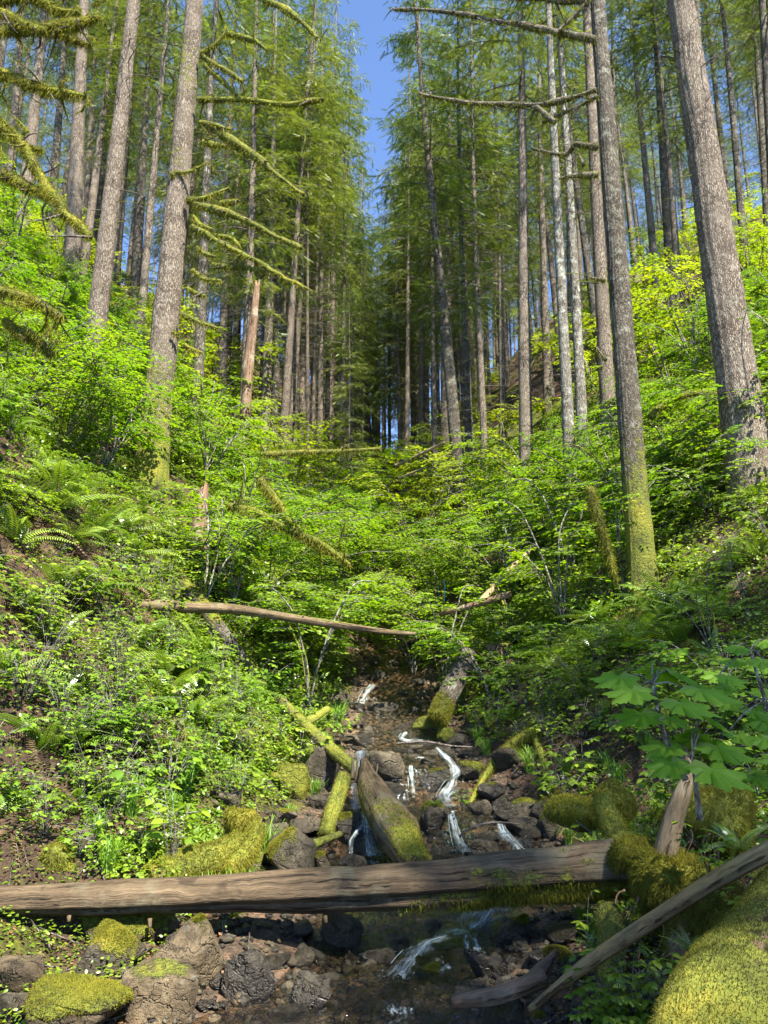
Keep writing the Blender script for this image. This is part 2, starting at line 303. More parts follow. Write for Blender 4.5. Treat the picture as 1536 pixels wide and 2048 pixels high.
# ------------------------------------------------------------------ ground
def build_ground():
    xs = np.sinh(np.linspace(-1, 1, 381)*5.6); ys = np.concatenate([np.arange(-10, 3.9, .25), 3.9*np.exp(np.arange(0, 4.62, .0085))])
    X, Y = np.meshgrid(xs+0, ys); Z = H(X, Y); n, k = X.shape
    V = np.stack([X, Y, Z], -1).reshape(-1, 3); i = np.arange(n-1)[:, None]*k+np.arange(k-1)[None]
    Q = np.stack([i, i+1, i+k+1, i+k], -1).reshape(-1, 4)
    d = np.abs(V[:, 0]-xc(V[:, 1]))-hw(V[:, 1]); wet = np.clip(1-d/.5, 0, 1)*(V[:, 1] < 60)
    mb = MB(); mb.add(V, Q=Q, rnd=wet, moss=fn(V[:, :2], 1.3, 21, 3)*.5+.5)
    m, nt, o = mat('forest floor'); nn = N(nt); pos = nn.pos(); wet = nn.attr('rnd'); ms = nn.attr('moss')
    a = nn.noise(pos, 3, 5, .7); b = nn.noise(nn.vmul(pos, (1, 1, .5)), 38, 5, .75); e = nn.vor(pos, 30, 'F1')
    duff = nn.ramp(nn.m('ADD', nn.m('MULTIPLY', a, .5), nn.m('MULTIPLY', b, .5)), [(.36, (.02, .013, .008)), (.5, (.075, .045, .027)), (.64, (.20, .125, .07))])
    mc, mbb = moss_col(nn, pos); mc = nn.mix(1., mc, (.6, .62, .6), 'MULTIPLY'); k = nn.step(nn.m('ADD', nn.m('MULTIPLY', ms, .5), nn.m('MULTIPLY', nn.noise(pos, 6, 6, .78), .9)), .66, .80)
    c = nn.mix(k, duff, mc)
    grav = nn.ramp(nn.noise(pos, 7, 6, .75), [(.35, (.03, .024, .018)), (.50, (.12, .085, .055)), (.64, (.30, .18, .10))])
    c = nn.mix(nn.step(wet, .3, .8), c, grav)
    hgt = nn.m('ADD', nn.m('ADD', b, nn.m('MULTIPLY', e, .5)), nn.m('MULTIPLY', k, .4))
    principled(nn, o, c, .85, nn.bump(hgt, 1., .05), .25)
    g = link('ground', mb.mesh('ground', m), kind='structure'); g['label'] = 'steep mossy forest floor of a ravine with brown duff on both banks'
build_ground()
# ------------------------------------------------------------------ water
def m_water():
    m, nt, o = mat('creek water'); n = N(nt); pos = n.pos()
    w = n.noise(n.vmul(pos, (1.6, .8, 1)), 7, 5, .65, .8); w2 = n.noise(pos, 40, 3, .6)
    bp = n.bump(n.m('ADD', w, n.m('MULTIPLY', w2, .25)), .9, .08)
    g = n.n('ShaderNodeBsdfGlossy'); g.inputs['Roughness'].default_value = .06; n.l(bp, g.inputs['Normal']); g.inputs[0].default_value = (.9, .95, 1, 1)
    t = n.n('ShaderNodeBsdfTransparent'); t.inputs[0].default_value = (.92, .87, .76, 1)
    fr = n.n('ShaderNodeFresnel'); fr.inputs[0].default_value = 1.36; n.l(bp, fr.inputs['Normal'])
    mx = n.n('ShaderNodeMixShader'); n.l(n.m('ADD', n.m('MULTIPLY', fr.outputs[0], 1.1), .02, clamp=True), mx.inputs[0]); n.l(t.outputs[0], mx.inputs[1]); n.l(g.outputs[0], mx.inputs[2])
    # white froth where the flow is steep
    d = n.n('ShaderNodeBsdfDiffuse'); d.inputs[0].default_value = (.62, .70, .68, 1)
    fo = n.m('ADD', n.attr('rnd'), n.m('MULTIPLY', n.m('SUBTRACT', n.noise(n.vmul(pos, (1.8, .7, .5)), 16, 5, .7), .5), 1.5))
    m2 = n.n('ShaderNodeMixShader'); n.l(n.m('MULTIPLY', n.step(fo, .55, .95), .8), m2.inputs[0]); n.l(mx.outputs[0], m2.inputs[1]); n.l(d.outputs[0], m2.inputs[2])
    n.l(m2.outputs[0], o.inputs[0]); return m
def wz(x, Y): return streamz(Y)-.005+.012*fn(np.stack([x, Y], -1), 7, 31, 2)
def build_water():
    ys = np.arange(2.2, 24, .035); u = np.linspace(-1, 1, 70); Y = np.repeat(ys[:, None], 70, 1); X = xc(Y)+u[None]*(hw(Y)+.35)
    Z = wz(X, Y); k = 70; n = len(ys); V = np.stack([X, Y, Z], -1).reshape(-1, 3); i = np.arange(n-1)[:, None]*k+np.arange(k-1)[None]
    Q = np.stack([i, i+1, i+k+1, i+k], -1).reshape(-1, 4); sl = np.gradient(streamz(ys), ys)
    core = np.exp(-((u[None]-.05-.25*np.sin(Y*1.7))/.33)**2); fo = np.clip((sl-.08)*1.4, 0, .62)[:, None]*core
    for (px, py, Yf, rr) in [(712, 1625, 9.1, .16), (745, 1735, 8.2, .22), (905, 1620, 9.7, .22), (930, 1712, 8.3, .18), (1045, 1708, 8.2, .22), (948, 1880, 6.25, .3), (880, 1890, 5.9, .22), (800, 1955, 5.2, .3), (722, 1412, 14.2, .2), (840, 1486, 11.9, .2)]:
        q = atY(px, py, Yf); fo = fo+.62*np.exp(-((X-q[0])**2*2.2+(Y-Yf)**2)/rr**2)
    MBw = MB(); MBw.add(V, Q=Q, rnd=np.clip(fo, 0, .9).reshape(-1)); o = link('water', MBw.mesh('water', m_water()), kind='structure'); o['label'] = 'clear shallow creek water stepping down the ravine over dark stones'
build_water()
def m_foam():
    m, nt, o = mat('falling white water'); n = N(nt); tc = n.attr('tc', 'Vector')
    d = n.n('ShaderNodeBsdfPrincipled'); d.inputs['Base Color'].default_value = (.52, .60, .59, 1); d.inputs['Roughness'].default_value = .25
    f = n.noise(n.vmul(tc, (1, 1, .08)), 60, 3, .65); f2 = n.noise(n.vmul(tc, (1, 1, .4)), 9, 3, .6)
    n.l(n.bump(f, .6, .02), d.inputs['Normal'])
    t = n.n('ShaderNodeBsdfTransparent'); t.inputs[0].default_value = (.93, .96, .96, 1); x = n.n('ShaderNodeMixShader')
    n.l(n.m('MULTIPLY', n.step(n.m('ADD', n.m('ADD', n.m('MULTIPLY', f, .7), n.m('MULTIPLY', f2, .5)), n.attr('rnd')), .48, .90), .80), x.inputs[0]); n.l(t.outputs[0], x.inputs[1]); n.l(d.outputs[0], x.inputs[2]); n.l(x.outputs[0], o.inputs[0]); return m
FOAM = m_foam()
def cascade(path, w0, w1, label, seed=0, thick=.035, lift=.05):
    """path: world points down the fall; a bulging sheet of strands, thrown drops at the foot"""
    C, R = smooth_path(path, np.linspace(w0, w1, len(path)), .03); n = len(C); r = np.random.default_rng(seed); mb = MB()
    Tn = norm(np.gradient(C, axis=0)); S = norm(np.cross(Tn, [0, 0, 1.])); Nn = norm(np.cross(S, Tn)); Nn *= np.sign(Nn[:, 2:3]+1e-6)
    k = 15; u = np.linspace(-1, 1, k); s = np.concatenate([[0], np.cumsum(np.linalg.norm(np.diff(C, axis=0), axis=1))])
    uu = np.repeat(u[None], n, 0); ss = np.repeat(s[:, None], k, 1); q = np.stack([uu*2, ss*1.2], -1)
    edge = 1+.35*fn(np.stack([np.sign(uu)*2, ss*5], -1), 2.5, seed, 2)
    V = C[:, None]+S[:, None]*(uu*edge*R[:, None])[..., None]+Nn[:, None]*(thick*(1-uu**2)+lift*.0+.016*fn(np.stack([uu*7, ss*5], -1), 2., seed+3, 3))[..., None]
    tc = np.stack([uu*R[:, None], 0*uu, ss], -1); i = np.arange(n-1)[:, None]*k+np.arange(k-1)[None]
    fade = .08-.42*np.abs(uu)**2.0-.05*(ss/s[-1]); mb.add(V.reshape(-1, 3), Q=np.stack([i, i+1, i+k+1, i+k], -1).reshape(-1, 4), tc=tc.reshape(-1, 3)+seed, rnd=fade.reshape(-1))
    for j in range(2):  # thin threads of water
        u0 = r.uniform(-1, 1); a, b = sorted(r.integers(0, n, 2)); 
        if b-a < 4: continue
        st = C[a:b]+S[a:b]*(u0*R[a:b])[:, None]+Nn[a:b]*(thick+.012); tube(mb, st, np.full(b-a, r.uniform(.0015, .0035)), 4, .05, rnd=.5)
    m = 12; p = C[-1]+r.normal(size=(m, 3))*np.array([R[-1]*.6, .06, .02])+np.array([0, 0, .03])
    for q in p:
        z = r.uniform(.002, .005); mb.add(q+z*np.array([[1, 0, 0], [-1, 0, 0], [0, 1, 0], [0, -1, 0], [0, 0, 1], [0, 0, -1.]]), [[0, 2, 4], [2, 1, 4], [1, 3, 4], [3, 0, 4], [2, 0, 5], [1, 2, 5], [3, 1, 5], [0, 3, 5]], rnd=.5)
    o = link('white_water', mb.mesh('white_water', FOAM), kind='structure'); o['label'] = label; return o
# ------------------------------------------------------------------ leaf templates
def lobed(n, depth=.45, base=.25, tip=0.):
    """palmate leaf, stem at the origin, tip towards +x"""
    c = np.array([.42, 0]); a = np.linspace(-math.pi+.35, math.pi-.35, 2*n-1); V = [[0, 0, 0]]
    for i, t in enumerate(a):
        lob = (i % 2 == 0); rr = (.58-.16*abs(t)/math.pi) if lob else (.58-.16*abs(t)/math.pi)*(1-depth)
        V.append([c[0]+rr*math.cos(t)*1.0, c[1]+rr*math.sin(t), -.06*rr if lob else .03])
    V.append([.42, 0, .035]); k = len(V)-1; T = [[k, i, i+1] for i in range(1, k-1)]+[[k, 0, 1], [k, k-1, 0]]
    return np.array(V), np.array(T)
MAPLE = lobed(5, .38); MAPLE7 = lobed(7, .36)
RHOMB = (np.array([[0, 0, 0], [.4, -.42, -.03], [1, 0, -.08], [.4, .42, -.03], [.4, 0, .03]]), np.array([[4, 0, 1], [4, 1, 2], [4, 2, 3], [4, 3, 0]]))
OVATE = (np.array([[0, 0, 0], [.22, -.26, -.03], [.6, -.27, -.05], [1, 0, -.12], [.6, .27, -.05], [.22, .26, -.03], [.45, 0, .02]]), np.array([[6, 0, 1], [6, 1, 2], [6, 2, 3], [6, 3, 4], [6, 4, 5], [6, 5, 0]]))
def spray_t(n=7, seed=0):
    r = np.random.default_rng(seed); V = []; T = []
    def tri(a, b, w):
        a = np.array(a); b = np.array(b); d = b-a; s = np.array([-d[1], d[0], 0]); s = s/np.linalg.norm(s)*w; k = len(V); V.extend([a-s, a+s, b]); T.append([k, k+1, k+2])
    tri([0, 0, 0], [1, 0, -.12], .03)
    for i in range(n):
        x = .04+.9*i/n; L = (.30-.16*i/n)*r.uniform(.7, 1.3)
        for s in (-1, 1): tri([x, 0, -.12*x], [x+L*.75, s*L*.62, -.12*x-.08*r.random()], .026)
    return np.array(V), np.array(T)
SPRAY = spray_t()
# ------------------------------------------------------------------ prototypes: dict(part name -> mesh)
def az(a): return np.stack([np.cos(a), np.sin(a), 0*a], -1)
def proto_maple(seed, nst=6, ht=2.6, spread=1.8, leaf=.098, dens=1., tmpl=MAPLE, matl='maple', bias=None, moss=.55, sides=4):
    r = np.random.default_rng(seed); st = MB(); lf = MB(); P0 = []; D0 = []; N0 = []
    for i in range(nst):
        a = r.uniform(0, 6.28) if bias is None else bias+r.normal()*.5
        out = spread*r.uniform(.45, 1.05); hh = ht*r.uniform(.55, 1.05); d = az(np.array(a)); sd = az(np.array(a+1.57))
        t = np.linspace(0, 1, 7)[:, None]; C = d*out*(t**1.35)+np.array([0, 0, 1])*hh*(1-(1-t)**1.8)*(1-.12*t*t)+sd*r.normal()*.25*np.sin(t*3)+r.normal(size=(7, 3))*.03*t
        tube(st, C, np.linspace(.022, .006, 7)*ht/2.5*r.uniform(.8, 1.3), sides, .25, .2, seed=seed+i, moss=moss*r.random()*1.3)
        for b in range(int(r.integers(9, 14)*dens)):
            u = r.uniform(.22, 1); k = u*6; p = C[int(min(k, 5))]+(C[int(min(k, 5))+1]-C[int(min(k, 5))])*(k-int(min(k, 5)))
            aa = a+r.choice([-1, 1])*r.uniform(.2, 1.9); bd = az(np.array(aa)); L = r.uniform(.35, .95)*spread/1.8*(1.15-.4*u)
            tt = np.linspace(0, 1, 4)[:, None]; c2 = p+bd*L*tt+np.array([0, 0, 1])*(.14*tt-.24*tt**2)*L+r.normal(size=(4, 3))*.02*tt
            tube(st, c2, np.linspace(.006, .0025, 4), 3, .3, moss=moss*.5)
            m = int(L/.062); w = np.repeat(np.linspace(.12, 1, m), 2); q = c2[0]+(c2[-1]-c2[0])*w[:, None]+np.array([0, 0, 1])*((.14*w-.24*w**2)*L-(.14-.24)*L*w)[:, None]
            sg = np.tile([-1., 1.], m); ld = norm(bd*.55+az(np.array(aa+1.57))*sg[:, None]*r.uniform(.5, 1.2, 2*m)[:, None]+r.normal(size=(2*m, 3))*[.15, .15, .06])
            keep = r.random(2*m) < .93; q = q+ld*r.uniform(.0, .07, 2*m)[:, None]*[1, 1, .3]+np.array([0, 0, 1])*r.normal(size=(2*m, 1))*.02
            nn = norm(np.array([0, 0, 1.])+r.normal(size=(2*m, 3))*.22+bd*.18); P0.append(q[keep]); D0.append(ld[keep]+np.array([0, 0, -.22])); N0.append(nn[keep])
    Pp = np.vstack(P0); inst(lf, *tmpl, Pp, np.vstack(D0), np.vstack(N0), leaf*r.uniform(.65, 1.25, len(Pp)), rnd=r.random(len(Pp)))
    return [('stem', st.mesh('stems', M['pole']), None), ('foliage', lf.mesh('foliage', M[matl], smooth=False, attrs=('rnd',)), None)]
def frond_fern(mb, st, r, a, L, lift, droop, wid=.10, npin=26, base=(0, 0, 0), rise=0):
    t = np.linspace(0, 1, npin); d = az(np.array(a)); sd = az(np.array(a+1.57)); x = L*(t*np.cos(lift)); 
    C = np.array(base)+d*(L*(math.cos(lift)*t+.12*t*t))[:, None]+np.array([0, 0, 1])*(L*(math.sin(lift)*t-droop*t*t))[:, None]+sd*(r.normal()*.08*L*t*t)[:, None]
    T = norm(np.gradient(C, axis=0)); S = norm(np.cross(T, [0, 0, 1.])); Nn = np.cross(S, T); rl = r.normal()*.35; S2 = S*math.cos(rl)+Nn*math.sin(rl); Nn = np.cross(S2, T)
    w = wid*np.clip(np.minimum(t*7, 1), .2, 1)*(1-t)**.55; w[t < .08] *= .1
    V = []; Tt = []
    for s in (-1, 1):
        a0 = C; tip = C+S2*(s*w)[:, None]+T*(w*.28)[:, None]-Nn*(w*.18)[:, None]*1.; h = L/npin*.33
        mid = (a0*.55+tip*.45); V.append(np.stack([a0-T*h*.5, mid-T*h*.9, tip, mid+T*h*.9, a0+T*h*.5], 1)); 
    V = np.concatenate(V); k = len(V); b = np.arange(k)[:, None, None]*5; Tt = (np.array([[0, 1, 3], [0, 3, 4], [1, 2, 3]])[None]+b).reshape(-1, 3)
    mb.add(V.reshape(-1, 3), Tt, rnd=np.clip(r.random()+r.normal(size=k)*.08, 0, 1).repeat(5))
    tube(st, C[::5], np.linspace(.004, .0015, len(C[::5])), 3, 1)
def proto_fern(seed, n=16, L=.85, npin=26):
    r = np.random.default_rng(seed); mb = MB(); st = MB()
    for i in range(n):
        lift = r.uniform(.55, 1.3); frond_fern(mb, st, r, i*2.4+r.normal()*.25, L*r.uniform(.65, 1.15), lift, r.uniform(.35, .8)*math.sin(lift), .095*L/.85, npin)
    return [('foliage', mb.mesh('fronds', M['fern'], smooth=False, attrs=('rnd',)), None), ('stalk', st.mesh('stalks', M['twig']), None)]
def proto_dead(seed, n=11, L=.8):
    r = np.random.default_rng(seed); mb = MB(); st = MB()
    for i in range(n): frond_fern(mb, st, r, i*2.4+r.normal()*.4, L*r.uniform(.5, 1.1), r.uniform(.15, .6), r.uniform(.5, 1.0), .055, 22)
    return [('foliage', mb.mesh('dead fronds', M['litter'], smooth=False, attrs=('rnd',)), None), ('stalk', st.mesh('stalks', M['twig']), None)]
def proto_plant(seed, n=7, ht=.5, leaf=.085, mode='tri', matl='plant'):
    r = np.random.default_rng(seed); mb = MB(); st = MB(); Pp = []; D = []; Nn = []; S = []
    for i in range(n):
        a = r.uniform(0, 6.28); h = ht*r.uniform(.4, 1.1); o = az(np.array(a))*h*r.uniform(.1, .7); C = np.array([[0, 0, 0], o*.35+[0, 0, h*.6], o+[0, 0, h]]); tube(st, C, [.005, .004, .002], 3, .3)
        for j in range(r.integers(3, 7)):
            u = r.uniform(.45, 1); p = C[1]+(C[2]-C[1])*(u-.4)/.6; aa = a+r.normal()*1.4; d = az(np.array(aa)); q = p+d*r.uniform(.05, .16)+[0, 0, .02]
            tube(st, [p, q], [.002, .0015], 3, .5)
            if mode == 'tri': offs = (-1.15, 0, 1.15)
            elif mode == 'pin': offs = (0,)
            else: offs = (0,)
            for of in offs:
                Pp.append(q); D.append(az(np.array(aa+of))+[0, 0, -.25+r.normal()*.15]); Nn.append(np.array([0, 0, 1])+r.normal(size=3)*.25); S.append(leaf*r.uniform(.7, 1.25)*(1 if of == 0 else .85))
    Pp = np.array(Pp); inst(mb, *(OVATE if mode != 'round' else MAPLE), Pp, np.array(D), norm(np.array(Nn)), np.array(S), rnd=r.random(len(Pp)))
    return [('stem', st.mesh('stems', M['pole']), None), ('foliage', mb.mesh('leaves', M[matl], smooth=False, attrs=('rnd',)), None)]
def proto_grass(seed, n=110, ht=.34):
    r = np.random.default_rng(seed); mb = MB()
    for i in range(n):
        a = r.uniform(0, 6.28); d = az(np.array(a)); b = az(np.array(r.uniform(0, 6.28)))*r.uniform(0, .07); L = ht*r.uniform(.5, 1.2); o = r.uniform(.2, .9); s = az(np.array(a+1.57))*.0035
        p = [b, b+d*L*o*.25+[0, 0, L*.55], b+d*L*o*.6+[0, 0, L*.85], b+d*L*o+[0, 0, L*(.9-.35*o)]]
        V = [p[0]-s, p[0]+s, p[1]-s, p[1]+s, p[2]-s*.7, p[2]+s*.7, p[3]]; mb.add(V, [[0, 1, 3], [0, 3, 2], [2, 3, 5], [2, 5, 4], [4, 5, 6]], rnd=r.random())
    return [('', mb.mesh('grass blades', M['grass'], smooth=False, attrs=('rnd',)), None)]
def proto_crown(seed, Ht=30., c0=.42, Lm=3.3, nb=84, matl='con', spr=.42, dens=1., sweep=.5):
    r = np.random.default_rng(seed); st = MB(); mb = MB(); PP = []; DD = []; NN = []; SS = []
    hs = np.sort(c0+(1-c0)*r.random(nb)**1.05)
    for i, h in enumerate(hs):
        u = (h-c0)/(1-c0); L = Lm*(1-u)**.8*r.uniform(.55, 1.12)*min(1, .45+u*4)+.25; a = r.uniform(0, 6.28); d = az(np.array(a)); sd = az(np.array(a+1.57)); el = .1+.45*u
        t = np.linspace(0, 1, 6); zc = L*(el*t-(sweep+.12*r.normal())*(1-u*.6)*t*t); C = np.array([0, 0, h*Ht])+d*(L*t)[:, None]+np.array([0, 0, 1])*zc[:, None]+sd*(.12*L*r.normal()*t*t)[:, None]
        tube(st, C, np.linspace(.03, .006, 6)*(1.2-u), 3, 9, moss=.3)
        m = int(L*6.5*dens)+2
        for j in range(m):
            w = .18+.82*(j+r.random())/m; k = w*5; q = C[min(int(k), 4)]+(C[min(int(k), 4)+1]-C[min(int(k), 4)])*(k-min(int(k), 4)); sg = r.choice([-1, 1]); l2 = (.25+.42*L*(1-w)*.8)*r.uniform(.6, 1.2)
            dd = norm(d*.7+sd*sg*.75+r.normal(size=3)*.15+np.array([0, 0, -.12])); ns = max(2, int(l2/.17)); v = np.linspace(.0, 1, ns)
            pts = q+dd*(l2*v)[:, None]+np.array([0, 0, -1])*(.35*l2*v*v)[:, None]; PP.append(pts); s2 = np.where(np.arange(ns) % 2 == 0, 1, -1)[:, None]; sd2 = norm(np.cross(dd, [0, 0, 1.]))
            DD.append(norm(dd*.9+sd2*s2*.55+r.normal(size=(ns, 3))*.2+np.array([0, 0, -.3]))); NN.append(norm(np.array([0, 0, 1.])+r.normal(size=(ns, 3))*.45)); SS.append(spr*r.uniform(.6, 1.25, ns))
    PP = np.vstack(PP); inst(mb, *SPRAY, PP, np.vstack(DD), np.vstack(NN), np.concatenate(SS), rnd=np.clip(r.random(len(PP)), 0, 1))
    return [('crown', mb.mesh('needles', M[matl], smooth=False, attrs=('rnd',)), None), ('limb', st.mesh('limbs', M['twig']), 'stuff')]
def proto_twigs(seed, lo=2.5, hi=17., n=75, Lm=1.7, rad=.011, moss=.5):
    r = np.random.default_rng(seed); st = MB()
    for i in range(n):
        h = lo+(hi-lo)*r.random()**.8; a = r.uniform(0, 6.28); d = az(np.array(a)); sd = az(np.array(a+1.57)); L = Lm*r.uniform(.2, 1.1)*(.6+.5*(h-lo)/(hi-lo)); t = np.linspace(0, 1, 6)
        C = np.array([0, 0, h])+d*(L*t)[:, None]+np.array([0, 0, 1])*(L*(r.uniform(-.15, .3)*t-r.uniform(0, .45)*t*t))[:, None]+sd*(.2*L*r.normal()*t*t)[:, None]; ms = moss*r.random()*1.5
        tube(st, C, np.linspace(rad*r.uniform(.8, 1.7), .003, 6), 3, 9, moss=ms)
        for j in range(r.integers(1, 5)):
            k = r.integers(1, 5); p = C[k]; e = norm(d+sd*r.choice([-1, 1])*.9+r.normal(size=3)*.25+[0, 0, -.15]); l2 = L*r.uniform(.15, .4); tube(st, [p, p+e*l2*.5, p+e*l2+[0, 0, -.1*l2]], [.006, .004, .002], 3, 9, moss=ms)
    return [('bare_twigs', st.mesh('bare twigs', M['twig']), 'stuff')]
_ico = {}
def ico(lv):
    if lv in _ico: return _ico[lv]
    import bmesh
    b = bmesh.new(); bmesh.ops.create_icosphere(b, subdivisions=lv, radius=1); V = np.array([v.co[:] for v in b.verts]); T = np.array([[v.index for v in f.verts] for f in b.faces]); b.free(); _ico[lv] = (V, T); return V, T
def rock(mb, c, ax, seed, moss=0., ang=9., lv=4, rz=None, rough=.06, mossf=None):
    r = np.random.default_rng(seed); D, T = ico(lv); k = 15; n = norm(r.normal(size=(k, 3))); dk = r.uniform(.78, 1.0, k); n[0] = norm(np.array([r.normal()*.18, r.normal()*.18, 1.])); dk[0] = .74
    if ang > 40: n = norm(np.vstack([np.eye(3), -np.eye(3), [[.6, .5, .62], [-.7, .3, .6]]])+r.normal(size=(8, 3))*.13); dk = np.array([.8, .8, .72, .8, .8, .8, .92, .9])
    q = np.maximum(D@n.T/dk, 0)
    rad = (q**ang).sum(1)**(-1/ang); rad = rad*(1+rough*fn(D, 3.2, seed, 4)+.03*fn(D, 12, seed+4, 4)+(.05*np.abs(fn(D, 7, seed+8, 3)) if moss > .8 else 0)-.05*np.exp(-(fn(D, 2.6, seed+6, 3)/.07)**2)); V = D*rad[:, None]; V = V/np.abs(V).max(0)*np.array(ax)
    a = r.uniform(0, 6.28) if rz is None else rz; R = np.array([[math.cos(a), -math.sin(a), 0], [math.sin(a), math.cos(a), 0], [0, 0, 1]])
    ti = r.normal()*.15; R = R@np.array([[1, 0, 0], [0, math.cos(ti), -math.sin(ti)], [0, math.sin(ti), math.cos(ti)]]); V2 = V@R.T; Nn = norm(D/np.array(ax))@R.T
    ms = np.clip(moss*1.35+(Nn[:, 2]-.55)*.6*(moss > 0)+.5*fn(V2, 4, seed+9, 4), 0, 1)*(moss > 0)
    mb.add(V2+np.array(c), T, tc=V, moss=ms); return V2+np.array(c), T, ms
EMPTYQ = np.zeros((0, 4), int)
# ------------------------------------------------------------------ light
SUN_AZ, SUN_EL = math.radians(SUNAZ), math.radians(SUNEL)     # azimuth clockwise from +Y
sv = Vector((math.sin(SUN_AZ)*math.cos(SUN_EL), math.cos(SUN_AZ)*math.cos(SUN_EL), math.sin(SUN_EL)))
ld = bpy.data.lights.new('sun', 'SUN'); ld.energy = SUNP; ld.angle = math.radians(.5); ld.color = (1, .94, .83)
lo = bpy.data.objects.new('sun', ld); COL.objects.link(lo); lo.rotation_euler = sv.to_track_quat('Z', 'Y').to_euler()
w = bpy.data.worlds.new('World'); SC.world = w; w.use_nodes = True; nt = w.node_tree
sk = nt.nodes.new('ShaderNodeTexSky'); sk.sky_type = 'NISHITA'; sk.sun_disc = False; sk.sun_elevation = SUN_EL; sk.sun_rotation = SUN_AZ; sk.altitude = 600; sk.air_density = .5; sk.dust_density = 0.; sk.ozone_density = 3.5
bg = nt.nodes['Background']; bg.inputs[1].default_value = SKYP; nt.links.new(sk.outputs[0], bg.inputs[0])
SC.view_settings.view_transform = 'Standard'; SC.view_settings.look = 'None'; SC.view_settings.exposure = EXPO; SC.view_settings.gamma = 1
SC.cycles.max_bounces = 7; SC.cycles.diffuse_bounces = 4; SC.cycles.transmission_bounces = 4; SC.cycles.glossy_bounces = 2; SC.cycles.transparent_max_bounces = 10
SC.cycles.caustics_reflective = False; SC.cycles.caustics_refractive = False; SC.cycles.sample_clamp_indirect = 6
# ------------------------------------------------------------------ placing helpers
def place(parts, name, look, cat, loc, rz=0., sc=1., group=None, label=None, tilt=None, scz=None):
    q = Quaternion((0, 0, 1), rz)
    if tilt is not None: q = Quaternion((-tilt[1], tilt[0], 0), math.hypot(*tilt)) @ q
    Mx = Matrix.LocRotScale(Vector([float(v) for v in loc]), q, Vector((sc, sc, scz or sc)))
    if len(parts) == 1 and parts[0][0] == '': return thing(name, look, cat, me=parts[0][1], M=Mx, group=group, label=label)
    t = thing(name, look, cat, M=Mx, group=group, label=label)
    for p in parts: link(p[0], p[1], t, p[2] if len(p) > 2 else None)
    return t
def child_world(name, me, parent, Mx, kind=None):
    o = link(name, me, parent, kind); o.matrix_parent_inverse = Mx.inverted(); return o
def fuzzobj(mb, parent, n, L, W, seed=0, droop=0., thr=.3, matl='moss', Mx=None, name='moss'):
    V, T, Q = mb.data(); ms = np.concatenate(mb.A['moss']); f = fuzz((V, T, Q, ms), n, L, W, thr, droop=droop, seed=seed)
    if f is None: return
    me = f.mesh(name, M[matl], smooth=False, attrs=('rnd',))
    return child_world(name, me, parent, Mx) if Mx is not None else link(name, me, parent)
def topmoss(base, k=1.1, seed=0, nf=3., na=.6):
    return lambda V, nz: base+k*(nz-.15)*.8+na*fn(V, nf, seed+77, 3)
# ------------------------------------------------------------------ prototypes
CR = [proto_crown(1, c0=.44), proto_crown(2, c0=.5, Lm=2.9, nb=74), proto_crown(3, c0=.4, Lm=3.8, matl='con2', sweep=.62), proto_crown(4, c0=.36, Lm=3.1, nb=90), proto_crown(5, c0=.3, Lm=3.3, nb=98, matl='con2'), proto_crown(6, c0=.2, Lm=3.2, nb=125, sweep=.6)]
CRS = [proto_crown(7, c0=.5, Lm=3.0, nb=34), proto_crown(8, c0=.52, Lm=2.8, nb=30)]
TW = [proto_twigs(1), proto_twigs(2, n=95, Lm=2.3), proto_twigs(3, lo=3, hi=13, n=60, Lm=1.3, moss=.9), proto_twigs(4, lo=1.5, hi=12, n=95, Lm=1.9)]
def trunk_mesh(r0, Hh, seed, matl, sides=18, step=.35, ridge=0., flare=.55, moss=.25, mossh=2.5, rough=.045, bend=.12, cut=.93):
    r = np.random.default_rng(seed); n = 12; t = np.linspace(0, 1, n); ph = r.uniform(0, 6.3, 2)
    C = np.stack([bend*np.sin(t*5+ph[0])*t, bend*np.sin(t*4+ph[1])*t, t*Hh*cut], 1); hz = np.array([0, .25, .6, 1.2, 2.2]); tt = np.concatenate([hz/Hh, np.linspace(3.5/Hh, 1, n)])
    C = np.stack([np.interp(tt, t, C[:, k]) for k in range(3)], 1); R = r0*(1-.9*tt)*(1+flare*np.exp(-tt*Hh/(1.9*r0+.15)))+.01
    mb = MB(); tube(mb, C, R, sides, step, rough, 5., seed, ridge=ridge, nr=17, moss=lambda V, nz: moss*1.3*np.exp(-V[:, 2]/mossh)+.36*moss+.3*fn(V, .9, seed+5, 3)*moss*2); return mb.mesh('trunk', M[matl]), mb
TREES = []
